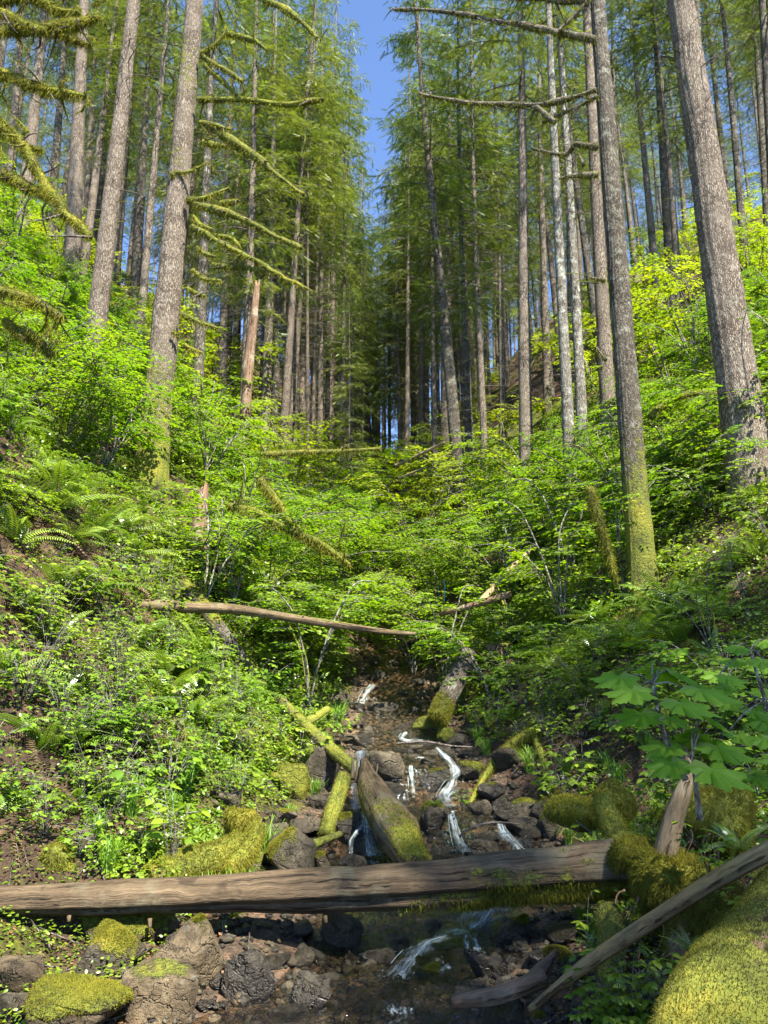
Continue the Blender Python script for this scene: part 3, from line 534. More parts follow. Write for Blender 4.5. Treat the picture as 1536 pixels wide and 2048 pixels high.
def add_tree(bx, by, tx, wpx, look, bark='fir', crown=None, Hh=33., tw=0, Y=None, ty=0, name='fir_tree', seed=None, label=None, group=None, moss=.3, step=.5, sides=16, ylow=None):
    seed = seed or len(TREES)+50
    if Y is None: Y = float(hit(bx, by)[1])
    p1 = atY(bx, by, Y); p2 = atY(tx, ty, Y); d = norm(p2-p1); dep = proj(p1)[2]; r0 = wpx/2*dep/F
    lo_, hi_ = -12., 3.
    for _ in range(30):
        md = (lo_+hi_)/2; q = p1+d*md
        if q[2] > H(q[0], q[1]): hi_ = md
        else: lo_ = md
    base = p1+d*hi_; rot = Vector((0, 0, 1)).rotation_difference(Vector(d.tolist())) @ Quaternion((0, 0, 1), (seed*1.7) % 6.28)
    Mx = Matrix.LocRotScale(Vector((base-d*(.15+r0*1.5)).tolist()), rot, None); t = thing(name, look, 'tree', M=Mx, group=group, label=label, ref=atY(bx, (by+max(ty, 0))/2, Y))
    tm, _mb = trunk_mesh(r0*1.04, Hh, seed, bark, sides*(3 if step < .3 else 1), step*.6, ridge=.018 if step < .3 else 0., moss=moss); link('trunk', tm, t)
    if crown is not None:
        s = Hh/30.
        for p in (CR[crown] if Y > 28 else CRS[crown % 2]): o = link(p[0], p[1], t, p[2] if len(p) > 2 else None); o.scale = (s, s, s)
    if tw is not None:
        for p in TW[tw]: o = link(p[0], p[1], t, p[2]); o.rotation_euler = (0, 0, seed); o.scale = (1, 1, 1)
    TREES.append((base, r0, Y)); return t, Mx, Y, base, r0
# ---- the trees one can tell apart (pixel of base, pixel of top, width there)
tA = add_tree(300, 960, 393, 58, '', 'fir', 0, 36, None, label='thick pale fir trunk with rows of long moss-covered dead branches, left bank', moss=.55, step=.2, sides=26)
tB = add_tree(1505, 960, 1358, 78, '', 'fir', 1, 36, 2, label='thickest grey trunk, rough deeply fissured bark, leaning inward along the right edge', moss=.15, step=.2, sides=28)
tC = add_tree(1288, 1190, 1193, 50, '', 'fir2', 0, 34, None, label='slim dark mottled fir trunk rising from the ferns on the right bank', moss=.5, step=.2, sides=24)
add_tree(165, 880, 268, 41, '', 'fir', 1, 35, 2, label='grey fir trunk with mossy foot just left of the thick pale fir', moss=.5, sides=20)
add_tree(893, 955, 898, 27, '', 'fir', 3, 30, 1, label='straight grey fir trunk nearest the middle, foot beside pale leaning poles', moss=.3)
add_tree(1050, 760, 1036, 27, 'grey fir trunk ragged with mossy side branches', 'fir', 0, 33, 1, Y=24)
add_tree(1142, 955, 1098, 24, 'slim lichen-ringed trunk', 'pole', 1, 31, 2, Y=19, name='lichened_tree')
add_tree(1166, 900, 1118, 22, 'slim lichen-ringed trunk', 'pole', 1, 30, 0, Y=21, name='lichened_tree')
add_tree(1216, 810, 1168, 30, 'broad grey fir trunk half hidden behind a darker one', 'fir', 1, 33, 2, Y=21)
add_tree(55, 370, 92, 26, 'pale grey fir trunk', 'fir', 0, 30, 2, Y=29); add_tree(146, 470, 172, 32, 'pale grey fir trunk', 'fir', 1, 32, 2, Y=27)
add_tree(104, 430, 132, 17, 'thin dark fir trunk', 'fir2', 0, 30, 0, Y=34); add_tree(20, 380, 45, 18, 'thin grey fir trunk', 'fir', 1, 30, 0, Y=36)
add_tree(172, 460, 196, 14, 'thin pale fir trunk', 'fir', 0, 30, 1, Y=38); add_tree(275, 500, 302, 20, 'dark split fir trunk', 'fir2', 1, 30, 1, Y=33)
add_tree(395, 800, 432, 22, 'grey fir trunk with ragged bark', 'fir2', 0, 32, 1, Y=24); add_tree(335, 560, 352, 13, 'thin dark fir trunk', 'fir2', 0, 30, 0, Y=40)
add_tree(448, 640, 470, 16, 'thin grey fir trunk', 'fir', 2, 31, 1, Y=34); add_tree(532, 790, 548, 20, 'grey fir trunk with ragged bark', 'fir', 4, 30, 3, Y=32, ty=300)
add_tree(551, 790, 566, 15, 'thin dark fir trunk', 'fir2', 3, 30, 0, Y=34, ty=300); add_tree(571, 815, 608, 17, 'pale sunlit fir trunk with short twigs', 'fir', 3, 29, 3, Y=31, ty=280)
add_tree(586, 790, 618, 13, 'thin pale fir trunk', 'fir', 3, 28, 3, Y=33, ty=300); add_tree(640, 815, 650, 12, 'thin pale fir trunk', 'fir', 4, 28, 3, Y=38, ty=300)
add_tree(655, 810, 662, 10, 'thin dark fir trunk', 'fir2', 3, 27, 3, Y=42, ty=300); add_tree(683, 860, 689, 12, 'thin dark fir trunk', 'fir2', 4, 27, 3, Y=38, ty=400)
add_tree(800, 840, 790, 10, 'thin grey fir trunk', 'fir', 5, 24, 3, Y=44, ty=500); add_tree(826, 830, 828, 9, 'thin grey fir trunk', 'fir', 4, 27, 1, Y=48, ty=400)
add_tree(843, 840, 845, 11, 'thin grey fir trunk', 'fir', 3, 29, 1, Y=42, ty=300); add_tree(935, 770, 922, 17, 'dark grey fir trunk', 'fir2', 4, 31, 1, Y=30, ty=300)
add_tree(968, 880, 948, 14, 'slim pale fir trunk', 'fir', 3, 30, 1, Y=29, ty=300); add_tree(1002, 680, 992, 13, 'slim pale fir trunk', 'fir', 0, 30, 3, Y=36, ty=200)
add_tree(1090, 600, 1076, 16, 'slim grey fir trunk', 'fir', 1, 31, 1, Y=33); add_tree(1295, 375, 1262, 15, 'slim grey fir trunk high on the slope', 'fir', 1, 30, 0, Y=33)
add_tree(1326, 335, 1302, 18, 'slim dark fir trunk high on the slope', 'fir2', 0, 30, 0, Y=33); add_tree(1418, 600, 1388, 22, 'grey fir trunk half hidden behind a thicker one', 'fir2', 0, 32, 1, Y=22)
add_tree(1478, 390, 1442, 15, 'slim dark fir trunk high on the slope', 'fir2', 1, 30, 1, Y=31); add_tree(1432, 190, 1410, 12, 'thin dark fir trunk', 'fir2', 0, 28, 0, Y=38)
add_tree(1520, 220, 1505, 14, 'thin dark fir trunk', 'fir2', 0, 28, 0, Y=34); add_tree(1240, 520, 1222, 12, 'thin grey fir trunk', 'fir', 1, 30, 1, Y=38)
add_tree(1140, 560, 1128, 12, 'thin grey fir trunk', 'fir', 1, 30, 1, Y=40)
# a short red snag with a broken top
def snag(path, rad, look, matl, name='snag', label=None, moss=0., sides=14, cat='dead trunk'):
    mb = MB(); tube(mb, path, rad, sides, .12, .16, 4., 5, moss=topmoss(moss-.3, .4) if moss else 0., ridge=.1); V = mb.V[0]; n = sides
    top = np.argsort(-V[:, 2])[:n+1]; V[top, 2] += np.random.default_rng(3).uniform(-.12, .35, n+1)*(rad[-1]*8)
    return thing(name, look, cat, me=mb.mesh(name, M[matl]), ref=path[0], label=label), mb
Ys = 22.; snag([atY(490, 840, Ys), atY(497, 740, Ys), atY(506, 650, Ys), atY(515, 568, Ys)], [.17, .16, .14, .09], '', 'rot', label='short red-brown rotting snag with broken pale top in bright maples', moss=.2)
b = hit(424, 1195); Ys = b[1]; snag([atY(422, 1200, Ys), atY(425, 1140, Ys), atY(432, 1080, Ys)], [.12, .11, .08], '', 'char', label='charred black stump on the left bank above the thin fallen trunk')
snag([atY(395, 1120, Ys+.6), atY(400, 1060, Ys+.7), atY(405, 985, Ys+.8)], [.22, .18, .11], '', 'rot', label='red rotting stump behind the charred black stump, half hidden by leaves', moss=.3, name='stump', cat='stump')
# ---- mossy dead branches of tA and tC
def branches(tree, lst, Yt, rpx, seed, mossv=1.0, fz=260, L=.07, W=.02, dy=-1.2, bmat='twig', droop=1.2, fm='moss'):
    t, Mx = tree[0], tree[1]; r = np.random.default_rng(seed)
    for i, pts in enumerate(lst):
        pts = np.array(pts, float); Ln = np.linalg.norm(np.diff(pts, axis=0), axis=1).sum(); k = np.linspace(0, 1, len(pts)); s = dy*r.uniform(.3, 1.)*Ln/220
        path = [atY(x, y, Yt+s*u) for (x, y), u in zip(pts, k)]; dep = proj(path[0])[2]; r0 = rpx*(.55+.45*min(1, Ln/220))*dep/F
        path, rp = smooth_path(path, np.linspace(r0, r0*.5, len(path)), .22); path = path+fn(path, 3.2, seed+i, 3)[:, None]*np.array([.05, .05, .09])*np.linspace(0, 1, len(path))[:, None]; rp = rp*(1+.3*fn(path, 5, seed-i, 2)); path = list(path); mb = MB(); tube(mb, path, rp, 9, .05, .28, 6, seed+i, moss=mossv)
        for j in range(int(Ln/24)):
            q = path[r.integers(1, len(path))]+r.normal(size=3)*.05; e = r.normal(size=3)*[1, 1, .5]; e = norm(e+[0, 0, -.4]); l3 = r.uniform(.15, .6); tube(mb, [q, q+e*l3*.5+r.normal(size=3)*.03, q+e*l3+[0, 0, -.1*l3]], [r0*.28, r0*.18, r0*.07], 4, .1, moss=mossv*r.uniform(.2, 1))
        o = child_world('dead_branch', mb.mesh('branch', M[bmat]), t, Mx)
        if fz:
            V, T, Q = mb.data(); f = fuzz((V, T, Q, np.concatenate(mb.A['moss'])), int(fz*Ln/60)+60, L, W, .3, droop=droop, seed=i); c = link('moss', f.mesh('moss', M[fm], smooth=False, attrs=('rnd',)), o)
LA = [[(402, 108), (430, 90), (455, 58)], [(405, 112), (440, 135), (487, 162)], [(395, 200), (480, 199), (570, 208), (650, 198)], [(400, 245), (435, 250), (462, 260)], [(410, 250), (500, 302), (560, 350), (606, 390)],
      [(375, 402), (410, 395), (455, 378)], [(390, 410), (470, 430), (540, 465), (598, 500)], [(385, 455), (450, 490), (530, 530), (607, 577)], [(385, 432), (400, 450), (427, 460)], [(385, 540), (410, 558), (443, 562)],
      [(362, 627), (395, 645), (430, 662)], [(350, 345), (375, 345), (410, 328)], [(395, 495), (410, 508), (435, 511)], [(350, 350), (343, 345)], [(430, 470), (460, 478), (480, 492)], [(405, 285), (440, 290), (475, 298)],
      [(425, 530), (480, 535), (530, 545)], [(375, 575), (400, 590), (410, 594)], [(445, 65), (500, 78), (535, 100)], [(410, 130), (450, 170), (470, 192)], [(370, 690), (390, 700), (405, 705)], [(360, 670), (340, 665)],
      [(530, 0), (590, 30), (632, 78)], [(400, 245), (420, 275), (412, 280)], [(440, 408), (470, 402), (480, 398)]]
branches(tA, LA, tA[2]-.25, 7.5, 3)
LC = [[(1190, 80), (1090, 60), (980, 38), (870, 20), (790, 18)], [(1192, 178), (1130, 200), (1050, 211), (930, 205), (845, 183)], [(1195, 192), (1150, 215), (1085, 245)], [(1180, -5), (1150, 30), (1110, 66)], [(1196, 350), (1150, 352), (1118, 358)],
      [(1110, 245), (1070, 215), (1060, 240)], [(1170, 2), (1100, -2), (960, -6)], [(1210, 560), (1180, 555)], [(1212, 720), (1190, 700)], [(1168, 330), (1158, 305)], [(1195, 295), (1150, 290), (1130, 310), (1060, 300)]]
branches(tC, LC, tC[2]-.2, 6.5, 5, mossv=.40, fz=300, L=.05, W=.014, dy=1.0, fm='mossd')
# ---- the mossy branches reaching in from a tree outside the left edge
base = np.array([-5.4, 8.5]); bz = float(H(*base)); Mx = Matrix.Translation((base[0], base[1], bz-.2))
t = thing('mossy_tree', '', 'tree', M=Mx, label='tree out of view whose thick moss-covered bare branches reach in at upper left', ref=atY(60, 200, 8))
tm, _ = trunk_mesh(.28, 24, 91, 'fir2', moss=.6); link('trunk', tm, t)
for p in CR[1]: o = link(p[0], p[1], t, p[2] if len(p) > 2 else None); o.scale = (.8,)*3
tL = (t, Mx)
LL = [[(-120, 30), (0, 25), (40, 48), (90, 62)], [(-140, 70), (0, 62), (90, 55), (150, 48), (210, 30)], [(150, 48), (160, 25), (158, 12)], [(-100, 20), (60, -5), (110, 22), (150, 27)], [(90, 60), (130, 72), (180, 92)],
      [(-140, 130), (0, 148), (60, 172), (120, 182), (178, 190)], [(-120, 180), (0, 252), (50, 300), (92, 365), (108, 398), (128, 430), (170, 480)], [(-120, 350), (0, 348), (60, 365), (105, 388)], [(40, 290), (70, 300), (85, 302)], [(10, 640), (60, 680), (95, 720)], [(-80, 560), (60, 600), (120, 640)]]
branches(tL, LL, 8.0, 9.5, 9, fz=1300, L=.045, W=.009, dy=-.6, droop=1.5)
for c in [c for c in t.children if c.name.startswith('dead_branch')]: c.name = 'mossy_branch'
# ------------------------------------------------------------------ the rest of the forest
GAPX = 748
def far_trees():
    r = np.random.default_rng(5); pts = [tuple(b_[:2]) for b_, _, _ in TREES]; n = 0; tries = 0; TM = []
    for k in range(8): TM.append(trunk_mesh(.2, 30, 300+k, ['fir', 'fir2'][k % 3 == 0], 9, 1.6, moss=.12)[0])
    while n < 182 and tries < 20000:
        tries += 1; Y = 26+94*r.random()**1.25; x = r.uniform(-.62, .62)*Y
        if any((x-a)**2+(Y-b_)**2 < (1.8+Y*.012)**2 for a, b_ in pts): continue
        z = float(H(x, Y)); px, py, dep = proj([x, Y, z])
        if not -140 < px < 1680: continue
        if abs(x-xc(Y)) < 1.2 and Y < 50: continue
        s = r.uniform(.72, 1.12); cent = abs(px-GAPX); Rc = 2.6*s*F/dep
        if cent < Rc+12:       # keep the strip of sky over the creek open
            ok = False
            for s in (s, .85, .7, .6, .5, .4, .3):
                tp = proj([x, Y, z+30*s]); Rc = 2.1*s*F/dep
                if tp[1] > 440+cent*.1 or cent > Rc+8: ok = True; break
            if not ok: continue
        k = int(r.integers(0, 8)); left = px < GAPX; mid = 330 < px < 1080
        ci = int(r.choice([3, 4, 5, 5] if mid else [0, 1, 2, 3])); rs = r.uniform(.7, 1.5)
        nm = 'hemlock_tree' if ci in (2, 4) else 'fir_tree'
        Mx = Matrix.LocRotScale(Vector((x, Y, z-.3)), Quaternion((1, 0, 0), r.normal()*.02) @ Quaternion((0, 1, 0), r.normal()*.025) @ Quaternion((0, 0, 1), r.uniform(0, 6.28)), Vector((s, s, s)))
        look = ('dark hemlock' if ci in (2, 4) else 'low-boughed fir' if ci in (3, 5) else 'high-crowned fir')+(' far off' if Y > 70 else ' deep in the wood' if Y > 45 else '')
        t = thing(nm, look, 'tree', M=Mx, group='conifers filling the wood', ref=[x, Y, z+12*s]); o = link('trunk', TM[k], t); o.scale = (rs, rs, 1)
        for p in CR[ci]: link(p[0], p[1], t, p[2] if len(p) > 2 else None)
        if Y < 75:
            for p in TW[int(r.integers(0, 4))]: link(p[0], p[1], t, p[2])
        pts.append((x, Y)); n += 1
    for px, Y, s, ci in [(688, 60, 1.6, 3), (826, 60, 1.55, 5), (660, 46, 1.5, 3), (852, 47, 1.5, 4), (715, 78, 1.5, 3), (806, 80, 1.45, 3), (590, 40, 1.25, 3), (655, 52, 1.25, 5), (540, 46, 1.2, 4), (625, 63, 1.3, 3), (690, 66, 1.1, 5), (872, 44, 1.2, 5), (835, 58, 1.2, 3), (905, 55, 1.3, 4), (815, 70, 1.15, 5), (945, 48, 1.2, 3), (490, 52, 1.2, 3), (1000, 60, 1.3, 5), (705, 84, .9, 3), (800, 88, .95, 4), (720, 60, .62, 5), (770, 66, .66, 3), (745, 74, .6, 4)]:
        x = float(atY(px, 800, Y)[0]); z = float(H(x, Y)); nm = 'hemlock_tree' if ci == 4 else 'fir_tree'
        Mx = Matrix.LocRotScale(Vector((x, Y, z-.3)), Quaternion((0, 0, 1), px*.1), Vector((min(s, 1.15)*.95, min(s, 1.15)*.95, s))); t = thing(nm, 'full-crowned fir bordering the sky gap', 'tree', M=Mx, group='conifers filling the wood', ref=[x, Y, z+12*s]); link('trunk', TM[px % 8], t)
        for p in CR[ci]: link(p[0], p[1], t, p[2] if len(p) > 2 else None)
        pts.append((x, Y))
    for i in range(30):   # slim sunlit trunks either side of the creek line
        px = r.uniform(520, 725) if i % 2 else r.uniform(775, 1040); Y = r.uniform(30, 56); x = float(atY(px, 800, Y)[0]); z = float(H(x, Y)); s = r.uniform(.8, 1.)
        if any((x-a)**2+(Y-b_)**2 < 1.2**2 for a, b_ in pts): continue
        Mx = Matrix.LocRotScale(Vector((x, Y, z-.3)), Quaternion((0, 1, 0), r.normal()*.02) @ Quaternion((0, 0, 1), px), Vector((s, s, s))); t = thing('fir_tree', 'slim sparse fir', 'tree', M=Mx, group='conifers filling the wood', ref=[x, Y, z+10*s]); o = link('trunk', TM[[1, 2, 4, 5][i % 4]], t); q_ = r.uniform(.5, .85); o.scale = (q_, q_, 1)
        for p in CRS[i % 2]: link(p[0], p[1], t, p[2] if len(p) > 2 else None)
        for p in TW[3 if i % 2 else 0]: link(p[0], p[1], t, p[2])
        pts.append((x, Y))
    cpts = []; tries = 0
    while len(cpts) < 28 and tries < 4000:
        tries += 1; Y = r.uniform(44, 115); x = (r.uniform(590, 900)-768)/F*Y*1.04
        if any((x-a)**2+(Y-b_)**2 < 2.2**2 for a, b_ in cpts): continue
        z = float(H(x, Y)); px, py, dep = proj([x, Y, z]); cent = abs(px-GAPX); s = 1.
        for s in (1., .9, .8, .7, .6, .5, .42, .35):
            tp = proj([x, Y, z+30*s]); Rc = 2.2*s*F/dep
            if tp[1] > r.uniform(400, 520)+cent*.0 or cent > Rc+34: break
        ci = int(r.choice([3, 4, 5])); nm = 'hemlock_tree' if ci == 4 else 'fir_tree'
        Mx = Matrix.LocRotScale(Vector((x, Y, z-.3)), Quaternion((0, 0, 1), r.uniform(0, 6.28)), Vector((s, s, s)))
        t = thing(nm, 'distant fir closing the ravine', 'tree', M=Mx, group='conifers filling the wood', ref=[x, Y, z+12*s]); link('trunk', TM[len(cpts) % 8], t)
        for p in CR[ci]: link(p[0], p[1], t, p[2] if len(p) > 2 else None)
        cpts.append((x, Y))
    print('far trees', n, tries)
far_trees()
def shade_trees():   # unseen firs added behind the camera to throw dappled shade over the creek
    CD = [proto_crown(9, c0=.33, Lm=4.2, nb=115, spr=.5), proto_crown(10, c0=.36, Lm=4., nb=110, spr=.5)]
    for i, (x, Y, s) in enumerate(SHADE):
        z = float(H(x, Y)); Mx = Matrix.LocRotScale(Vector((x, Y, z-.3)), Quaternion((0, 0, 1), i*1.3), Vector((s, s, s))); t = thing('fir_tree', '', 'tree', M=Mx, label='unseen tall fir added behind the viewpoint to throw dappled shade over the creek', group='unseen firs added to shade the creek')
        link('trunk', trunk_mesh(.3, 30, 500+i, 'fir', 10, 1.5)[0], t)
        for p in CD[i % 2]: link(p[0], p[1], t, p[2] if len(p) > 2 else None)
shade_trees()
# ------------------------------------------------------------------ understory
MP = [proto_maple(20, 6, 2.5, 1.8), proto_maple(21, 7, 2.1, 2.1), proto_maple(22, 5, 2.9, 1.6), proto_maple(23, 8, 1.7, 1.5)]
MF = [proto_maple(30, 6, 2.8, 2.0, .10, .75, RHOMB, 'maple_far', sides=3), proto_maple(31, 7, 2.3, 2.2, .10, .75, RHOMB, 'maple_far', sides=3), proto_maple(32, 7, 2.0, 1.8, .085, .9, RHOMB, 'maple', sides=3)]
FE = [proto_fern(40), proto_fern(41, 20, .95), proto_fern(42, 12, .75), proto_fern(43, 15, .7, 18)]
PL = [proto_plant(50), proto_plant(51, 9, .45, .07), proto_plant(52, 6, .7, .10), proto_plant(53, 10, .3, .05, 'one'), proto_plant(54, 8, .35, .07, 'round')]
GR = [proto_grass(60), proto_grass(61, 80, .25)]
def scatter(n, ymin, ymax, mind, ok, seed, power=1.):
    r = np.random.default_rng(seed); out = []; tries = 0
    while len(out) < n and tries < 60000:
        tries += 1; Y = ymin+(ymax-ymin)*r.random()**power; x = r.uniform(-.60, .60)*Y
        md = mind*(.55+Y/22)
        if not ok(x, Y) or any((x-a)**2+(Y-b_)**2 < md*md for a, b_ in out): continue
        out.append((x, Y))
    return out
def shrubs():
    r = np.random.default_rng(8)
    def ok(x, Y):
        d = abs(x-xc(Y))-hw(Y); px, py, dep = proj([x, Y, float(H(x, Y))])
        if (235 < px < 375 and Y < tA[2]+.5) or (1225 < px < 1345 and Y < tC[2]+.3) or (1440 < px < 1600 and 10 < Y < tB[2]): return False
        if 380 < px < 800 and Y < 12.9 and x < xc(Y): return False
        if Y < 13 and d < 1.5: return False
        if Y >= 13 and d < (.25 if Y < 16 else -.3): return False
        if Y < 8 and x < 0: return False
        if Y < 8.5 and x > 0: return False
        if x < 0 and Y < 14 and px < 330: return r.random() < .45     # fern slope on the left
        if x > 0 and Y < 13 and px > 1050: return r.random() < .25
        return -150 < px < 1680
    for x, Y in scatter(128, 7.5, 24, .78, ok, 81, .9):
        k = int(r.integers(0, 4)); s = r.uniform(.6, 1.05)*(1 if Y > 13 else .72 if x > 0 else .48); dx = xc(Y)-x; g = math.copysign(min(abs(dx)*.04, .22), dx)
        place(MP[k], 'vine_maple', 'leafy vine maple with flat tiers of leaves', 'shrub', (x, Y, float(H(x, Y))-.05), r.uniform(0, 6.28), s, 'vine maples covering both banks', tilt=(g, -.05))
    for x, Y in scatter(150, 22, 62, .85, lambda x, Y: abs(x-xc(Y)) > .4 and -150 < proj([x, Y, float(H(x, Y))])[0] < 1680, 82, 1.05):
        k = int(r.integers(0, 3)); s = r.uniform(.9, 1.45)
        place(MF[k], 'maple_bush', 'bright green maple bush' if k < 2 else 'darker green bush', 'shrub', (x, Y, float(H(x, Y))-.05), r.uniform(0, 6.28), s, 'bushes high on the slopes', tilt=(r.normal()*.06, -.08))
    for i in range(24):
        px = r.uniform(610, 930); Y = r.uniform(25, 58); x = float(atY(px, 850, Y)[0]); place(MF[i % 2], 'maple_bush', 'bright green maple bush', 'shrub', (x, Y, float(H(x, Y))-.05), r.uniform(0, 6.28), r.uniform(1.1, 1.6), 'bushes high on the slopes', tilt=(0, -.1))
shrubs()
# hero vine maples arching over the creek in the middle
def big_maple(px, py, Y, seed, bias, ht, spread, label, nst=6, leaf=.07, dens=1.2):
    b = atY(px, py, Y); x = float(b[0]); z = float(H(x, Y)); place(proto_maple(seed, nst, ht, spread, leaf, dens, MAPLE, 'maple', bias=bias, moss=1.), 'vine_maple', '', 'shrub', (x, Y, z), 0, 1., label=label)
big_maple(430, 1200, 14.5, 70, -.15, 2.2, 3.0, 'large vine maple arching from the left bank out over the creek', 9)
big_maple(560, 1150, 17.0, 71, .0, 2.3, 2.6, 'vine maple hanging over the upper creek behind the thin fallen trunk', 8)
big_maple(480, 1270, 13.6, 72, -.1, 1.2, 2.2, 'low vine maple spreading tiers of leaves toward the dark creek gap', 7)
big_maple(1010, 1080, 16.5, 73, 3.3, 2.4, 2.4, 'vine maple leaning toward the creek from the right bank', 8)
big_maple(1090, 950, 19, 74, 3.2, 2.8, 2.8, 'tall vine maple with drooping tiers on the shaded right slope', 9)
big_maple(650, 1000, 21, 75, .2, 2.6, 2.6, 'vine maple in front of the far pale boulder in the ravine', 8)
big_maple(1230, 900, 15.5, 76, 3.0, 2.4, 2.2, 'vine maple beside the slim dark trunk with pale undersides', 8)
big_maple(60, 640, 14.0, 77, 0, 2.4, 2.2, 'bright vine maple spilling over the upper left slope', 9)
big_maple(140, 760, 13.5, 78, -.4, 2.2, 2.0, 'vine maple hiding the mossy foot of the grey trunk at left', 9)
big_maple(640, 1180, 15.6, 101, .0, 1.9, 2.4, 'vine maple with low fans of leaves right under the thin fallen trunk', 9)
big_maple(905, 1180, 16.2, 102, 3.1, 2.0, 2.2, 'vine maple reaching left over the creek gap below the blue ribbon', 8)
big_maple(690, 1080, 19.0, 103, .3, 2.3, 2.6, 'vine maple filling the ravine just below the pale far boulder', 9)
big_maple(870, 1020, 21.0, 104, 2.9, 2.5, 2.6, 'vine maple at the foot of the straight middle fir', 9)
big_maple(590, 1010, 18.5, 105, -.2, 2.6, 2.6, 'vine maple between the red-brown snag and the level mossy limb', 9)
big_maple(960, 1150, 18.0, 106, 3.2, 2.4, 2.4, 'vine maple above the reddish pole on the right bank', 8)
big_maple(740, 960, 24.0, 107, .5, 2.6, 2.8, 'vine maple under the sky gap at the head of the visible ravine', 9, .08)
big_maple(830, 940, 27.0, 108, 2.6, 2.8, 3.0, 'vine maple left of the straight middle fir, farther up', 9, .09)
big_maple(560, 1260, 14.2, 109, .1, 1.3, 2.3, 'low vine maple below the thin fallen trunk with mossy arching stems', 9)
big_maple(640, 900, 26.0, 110, .2, 2.8, 3.0, 'vine maple beyond the level mossy limb', 9, .09)
# bare dark mossy limbs under that canopy
def limb(name, label, pts, Yv, rpx, matl='twig', moss=.8, sides=8, fz=0, L=.05, W=.014, droop=1.2, dy=0, cat='branch', rough=.18, taper=.5, fm='moss', subs=0, seed=1, mfun=None, ridge=0., step=.06, ends=None):
    n = len(pts); Yv = np.broadcast_to(Yv, (n,)) if np.ndim(Yv) == 0 else np.asarray(Yv, float); path = [atY(x, y, Y) for (x, y), Y in zip(pts, Yv)]
    R = np.array([proj(p)[2]/F for p in path])*np.linspace(rpx, rpx*taper, n) if np.ndim(rpx) == 0 else np.array([proj(p)[2]/F*q for p, q in zip(path, rpx)])
    mb = MB(); tube(mb, path, R, sides, step, rough, 5, seed, moss=mfun or moss, ridge=ridge); r = np.random.default_rng(seed)
    for j in range(subs):
        k = r.integers(0, n-1); u = r.random(); q = path[k]*(1-u)+path[k+1]*u; e = norm(r.normal(size=3)+[0, 0, .3]); l = R.mean()*r.uniform(5, 14); tube(mb, [q, q+e*l*.5, q+e*l+[0, 0, -.2*l]], [R.mean()*.3, R.mean()*.2, R.mean()*.08], 4, .1, moss=moss*.7)
    o = thing(name, '', cat, me=mb.mesh(name, M[matl]), label=label, ref=path[n//2])
    if fz: fuzzobj(mb, o, fz, L, W, seed, droop, matl=fm)
    return o, mb, path, R
limb('mossy_limb', 'dark mossy maple limb lying almost level over the ravine bushes', [(528, 908), (600, 905), (690, 902), (762, 897)], 16.5, 6, fz=1500, L=.06, W=.015, fm='mossd', subs=4, dy=-.3)
limb('mossy_limb', 'forked mossy limb sloping down right above the shaded maple tiers', [(455, 1012), (510, 1022), (560, 1050), (640, 1085), (700, 1130)], 13.5, 8, fz=2200, L=.07, W=.014, fm='mossd', subs=6, seed=4)
limb('mossy_limb', 'short mossy limb sloping from the forked limb toward the ravine middle', [(520, 960), (560, 1010), (600, 1070), (690, 1115)], 13.8, 9, fz=2200, L=.08, W=.014, fm='mossd', subs=5, seed=6)
limb('mossy_limb', 'mossy bowed limb on the right slope behind the slim dark trunk', [(1300, 835), (1340, 800), (1400, 785), (1440, 790)], 15., 8, fz=1400, fm='moss', seed=7)
limb('mossy_limb', 'upright mossy stem hanging shaggy beside the slim dark trunk', [(1180, 975), (1195, 1040), (1212, 1090), (1232, 1160)], 12.2, [9, 9, 8, 3], fz=2600, L=.08, W=.012, seed=8, fm='mossd')
limb('charred_limb', 'blackened curved limb among the ferns at right', [(1368, 1185), (1395, 1240), (1430, 1275), (1485, 1305)], [hit(1368, 1205)[1]-.25, hit(1395, 1255)[1]-.15, hit(1430, 1290)[1]-.1, hit(1485, 1320)[1]-.05], [9, 11, 12, 12], 'char', .1, 9, seed=9)
def onG(px, py, up=0.): p = hit(px, py); return p+np.array([0, 0, up])
def logw(name, label, pts, rad, matl='log', moss=0., fz=0, L=.03, W=.01, sides=16, seed=1, droop=.5, ridge=.0, rough=.1, step=.07, fm='moss', mf=None, cat='log', prof=None):
    mb = MB(); tube(mb, pts, rad, sides, step, rough, prof=prof, rfreq=4, seed=seed, moss=mf or moss, ridge=ridge); o = thing(name, '', cat, me=mb.mesh(name, M[matl]), label=label, ref=pts[len(pts)//2])
    if fz: fuzzobj(mb, o, fz, L, W, seed, droop, matl=fm)
    return o, mb
Yl = 6.15
